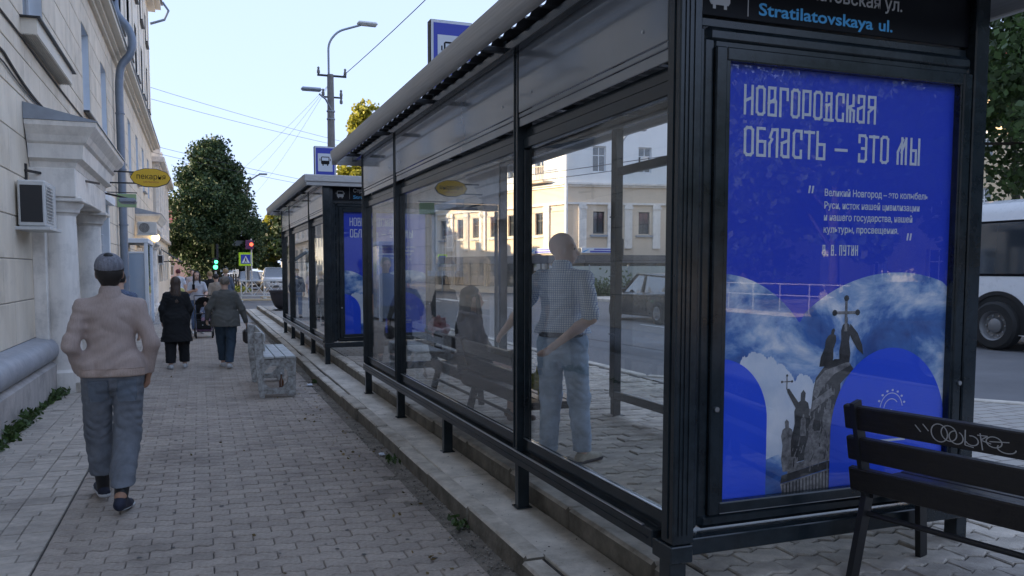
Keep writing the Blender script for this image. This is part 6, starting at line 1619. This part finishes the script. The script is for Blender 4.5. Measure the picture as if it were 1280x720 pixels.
person('person with a pale beige sleeve walking behind the grey-jacketed woman',(.42,24.4,0),R(0),1.55,fabric('beige_cardigan',(.38,.32,.26),.15,8),BLK,hair=hair_dk,shoe=navy_sh,h=.018)
person('fair-haired person whose head shows above the grey-jacketed woman',(.80,28.6,0),R(10),1.70,fabric('slate_shirt',(.10,.12,.16),.15,8),JN,hair=hair_bl,shoe=navy_sh,h=.02)
# 7 bald man in the shelter
def check_mat():
    m=mat('checked_shirt',(.33,.42,.60),.85,bump=.2,bscale=200); t=m.node_tree;N=t.nodes;L=t.links
    tc=N.new('ShaderNodeTexCoord'); out=None
    for ax in (0,2):
        sp=N.new('ShaderNodeSeparateXYZ'); L.new(tc.outputs['Object'],sp.inputs[0])
        mu=N.new('ShaderNodeMath'); mu.operation='MULTIPLY'; mu.inputs[1].default_value=62; L.new(sp.outputs[ax],mu.inputs[0])
        fr=N.new('ShaderNodeMath'); fr.operation='FRACT'; L.new(mu.outputs[0],fr.inputs[0])
        gt=N.new('ShaderNodeMath'); gt.operation='LESS_THAN'; gt.inputs[1].default_value=.24; L.new(fr.outputs[0],gt.inputs[0])
        if out is None: out=gt.outputs[0]
        else:
            mx=N.new('ShaderNodeMath'); mx.operation='MAXIMUM'; L.new(out,mx.inputs[0]); L.new(gt.outputs[0],mx.inputs[1]); out=mx.outputs[0]
    mc=N.new('ShaderNodeMix'); mc.data_type='RGBA'; mc.inputs[6].default_value=(.82,.87,.93,1); mc.inputs[7].default_value=(.26,.34,.56,1)
    L.new(out,mc.inputs[0]); L.new(mc.outputs[2],N['Principled BSDF'].inputs['Base Color']); return m
LJ=fabric('light_jeans',(.42,.53,.68),.28,7)
def bald_extra(t,J,hp,sc):
    soft('collar',[('c',J['neck']+vv(0,.0,-.01),J['neck']+vv(0,.006,.025),.082,.078)],.008,.02,CHK,t,sc=sc)
    part('belt',MB().lathe([(.166,.985),(.172,.99),(.172,1.015),(.166,1.02)],(0,0,-.03),28).move((0,0,0)),mat('black_belt',(.015,.013,.012),.5),t,40)
    t.children[-1]
CHK=check_mat(); SKIN3=mat('fair_skin',(.74,.49,.38),.5,var=.06,scale=10)
person('bald man in a blue checked shirt standing in the nearer shelter, hand on the bench',(2.50,5.42,.25),R(-42),1.71,CHK,LJ,
  pose=dict(elL=(-.36,.10,1.17),wrL=(-.56,.24,.99),elR=(.27,-.16,1.13),wrR=(.02,-.23,.93),shL=(-.175,0,1.41),shR=(.175,0,1.41),
            knL=(-.10,.04,.50),anL=(-.10,-.02,.085),toL=(-.14,.12,.03),knR=(.12,.05,.5),anR=(.15,.06,.085),toR=(.21,.19,.03)),
  shoe=mat('beige_shoe',(.42,.38,.30),.7,var=.2,scale=20),sole=navy_sh,h=.0085,skin=SKIN3,girth=1.03,head_yaw=R(-75),sleeve=.47,hem=1.0,cuff=.10,tw=1.12,parts_extra=bald_extra,face=True,hand_curl=.35)
# 8 seated woman
person('dark-haired woman in a grey top sitting on the shelter bench',(2.47,7.15,.25),R(-90),1.66,fabric('grey_top',(.06,.062,.07),.15,8),fabric('dark_skirt_trousers',(.09,.08,.075),.2,8),hair=hair_dk,longhair=True,shoe=mat('sandal',(.09,.05,.03),.6),h=.013,
  pose=dict(pelvis=(0,-.10,.54),waist=(0,-.12,.68),chest=(0,-.13,.90),neck=(0,-.13,1.07),head=(0,-.10,1.225),shL=(-.17,-.13,1.01),shR=(.17,-.13,1.01),elL=(-.25,-.05,.76),elR=(.25,-.05,.76),wrL=(-.16,.18,.66),wrR=(.16,.18,.66),
  hiL=(-.10,-.06,.53),hiR=(.10,-.06,.53),knL=(-.11,.36,.52),knR=(.11,.36,.52),anL=(-.13,.36,.10),anR=(.12,.30,.10),toL=(-.15,.50,.04),toR=(.14,.44,.04)),hem=.50,cuff=.22,girth=1.1,collar=1.09,face=True,sleeve=.9)
# 9 waiting person in the farther shelter
person('person in a blue shirt waiting between the shelters, seen through the far pane',(2.75,12.6,.25),R(180),1.62,fabric('blue_shirt',(.05,.08,.22),.15,8),BLK,hair=hair_gy,shoe=navy_sh,h=.016,sleeve=.4)

# ------------------------------------------------------------------ what stands behind the camera (it shows in the glass)
house('brick_red_roof_house','long pale building with a red roof across the road behind the camera',24,-62,44,-30,5.2,M['plinth'],M['redroof'],2.6,3.0)
house('yellow_house','cream building across the road to the right behind the camera',29,-26,44,-6,7.5,M['plinth'],M['redroof'],2.2,3.0)
for i,(x,y,lb) in enumerate(((21.5,-17,'roadside tree behind the camera, third from the bus'),(22,-4.5,'roadside tree behind the camera, nearest the bus'),(20.8,-27,'roadside tree behind the camera, farthest of the row'),(21.8,-11,'roadside tree behind the camera, second from the bus'),(21.4,-22,'roadside tree behind the camera, fourth from the bus'))):
    tree('street_tree',lb,(x,y,.1),9.5,(4.2,4.0,1.3,10.6 if i!=2 else 6.5),60,14000,.26,M['green2'],50+i,.2,8)
car('parked_car','grey saloon standing at the kerb behind the camera, mirrored in the poster',(10.6,-3.6,.05),R(-90),(.25,.26,.28),4.5,1.76,1.42)
t=thing('street_railing','white street railing on the far pavement behind the camera','railing',(19.6,-22,.16))
for k in range(19): part('post',MB().tube([(0,k*1.5,0),(0,k*1.5,1.0)],.025,6),M['dwhite'],t)
part('rail',MB().tube([(0,0,1.0),(0,27,1.0)],.022,6),M['dwhite'],t); part('rail',MB().tube([(0,0,.6),(0,27,.6)],.022,6),M['dwhite'],t)

# small dirt on the pavement
r_=np.random.default_rng(21); mb=MB()
for i in range(90):
    x,y=r_.uniform(-.85,1.35),3.8+11*r_.random()**1.5; r=r_.uniform(.008,.02); mb.add([(x+r*math.cos(k*1.047)*r_.uniform(.8,1.2),y+r*math.sin(k*1.047)*r_.uniform(.8,1.2),.0045) for k in range(6)]+[(x,y,.0065)],[(k,(k+1)%6,6) for k in range(6)])
o=link('gum_spots',mb.mesh('gum_spots',mat('dark_gum',(.10,.095,.09),.8))); o['kind']='stuff'; tag(o,'dark trodden spots scattered over the wave pavers','dirt')
n=110; C_=np.stack([np.where(r_.random(n)<.75,1.30+r_.normal(0,.14,n),r_.uniform(-.9,1.3,n)),4+12*r_.random(n),.008+.004*r_.random(n)],1)
V,Q=quads(C_,.022,r_,flat=.9,aspect=1.5); o=geo('fallen_leaves',V,Q,mat('dry_leaf',(.20,.14,.05),.8,island=.5),None,'stuff'); tag(o,'a few small dry leaves lying near the kerb','leaves')
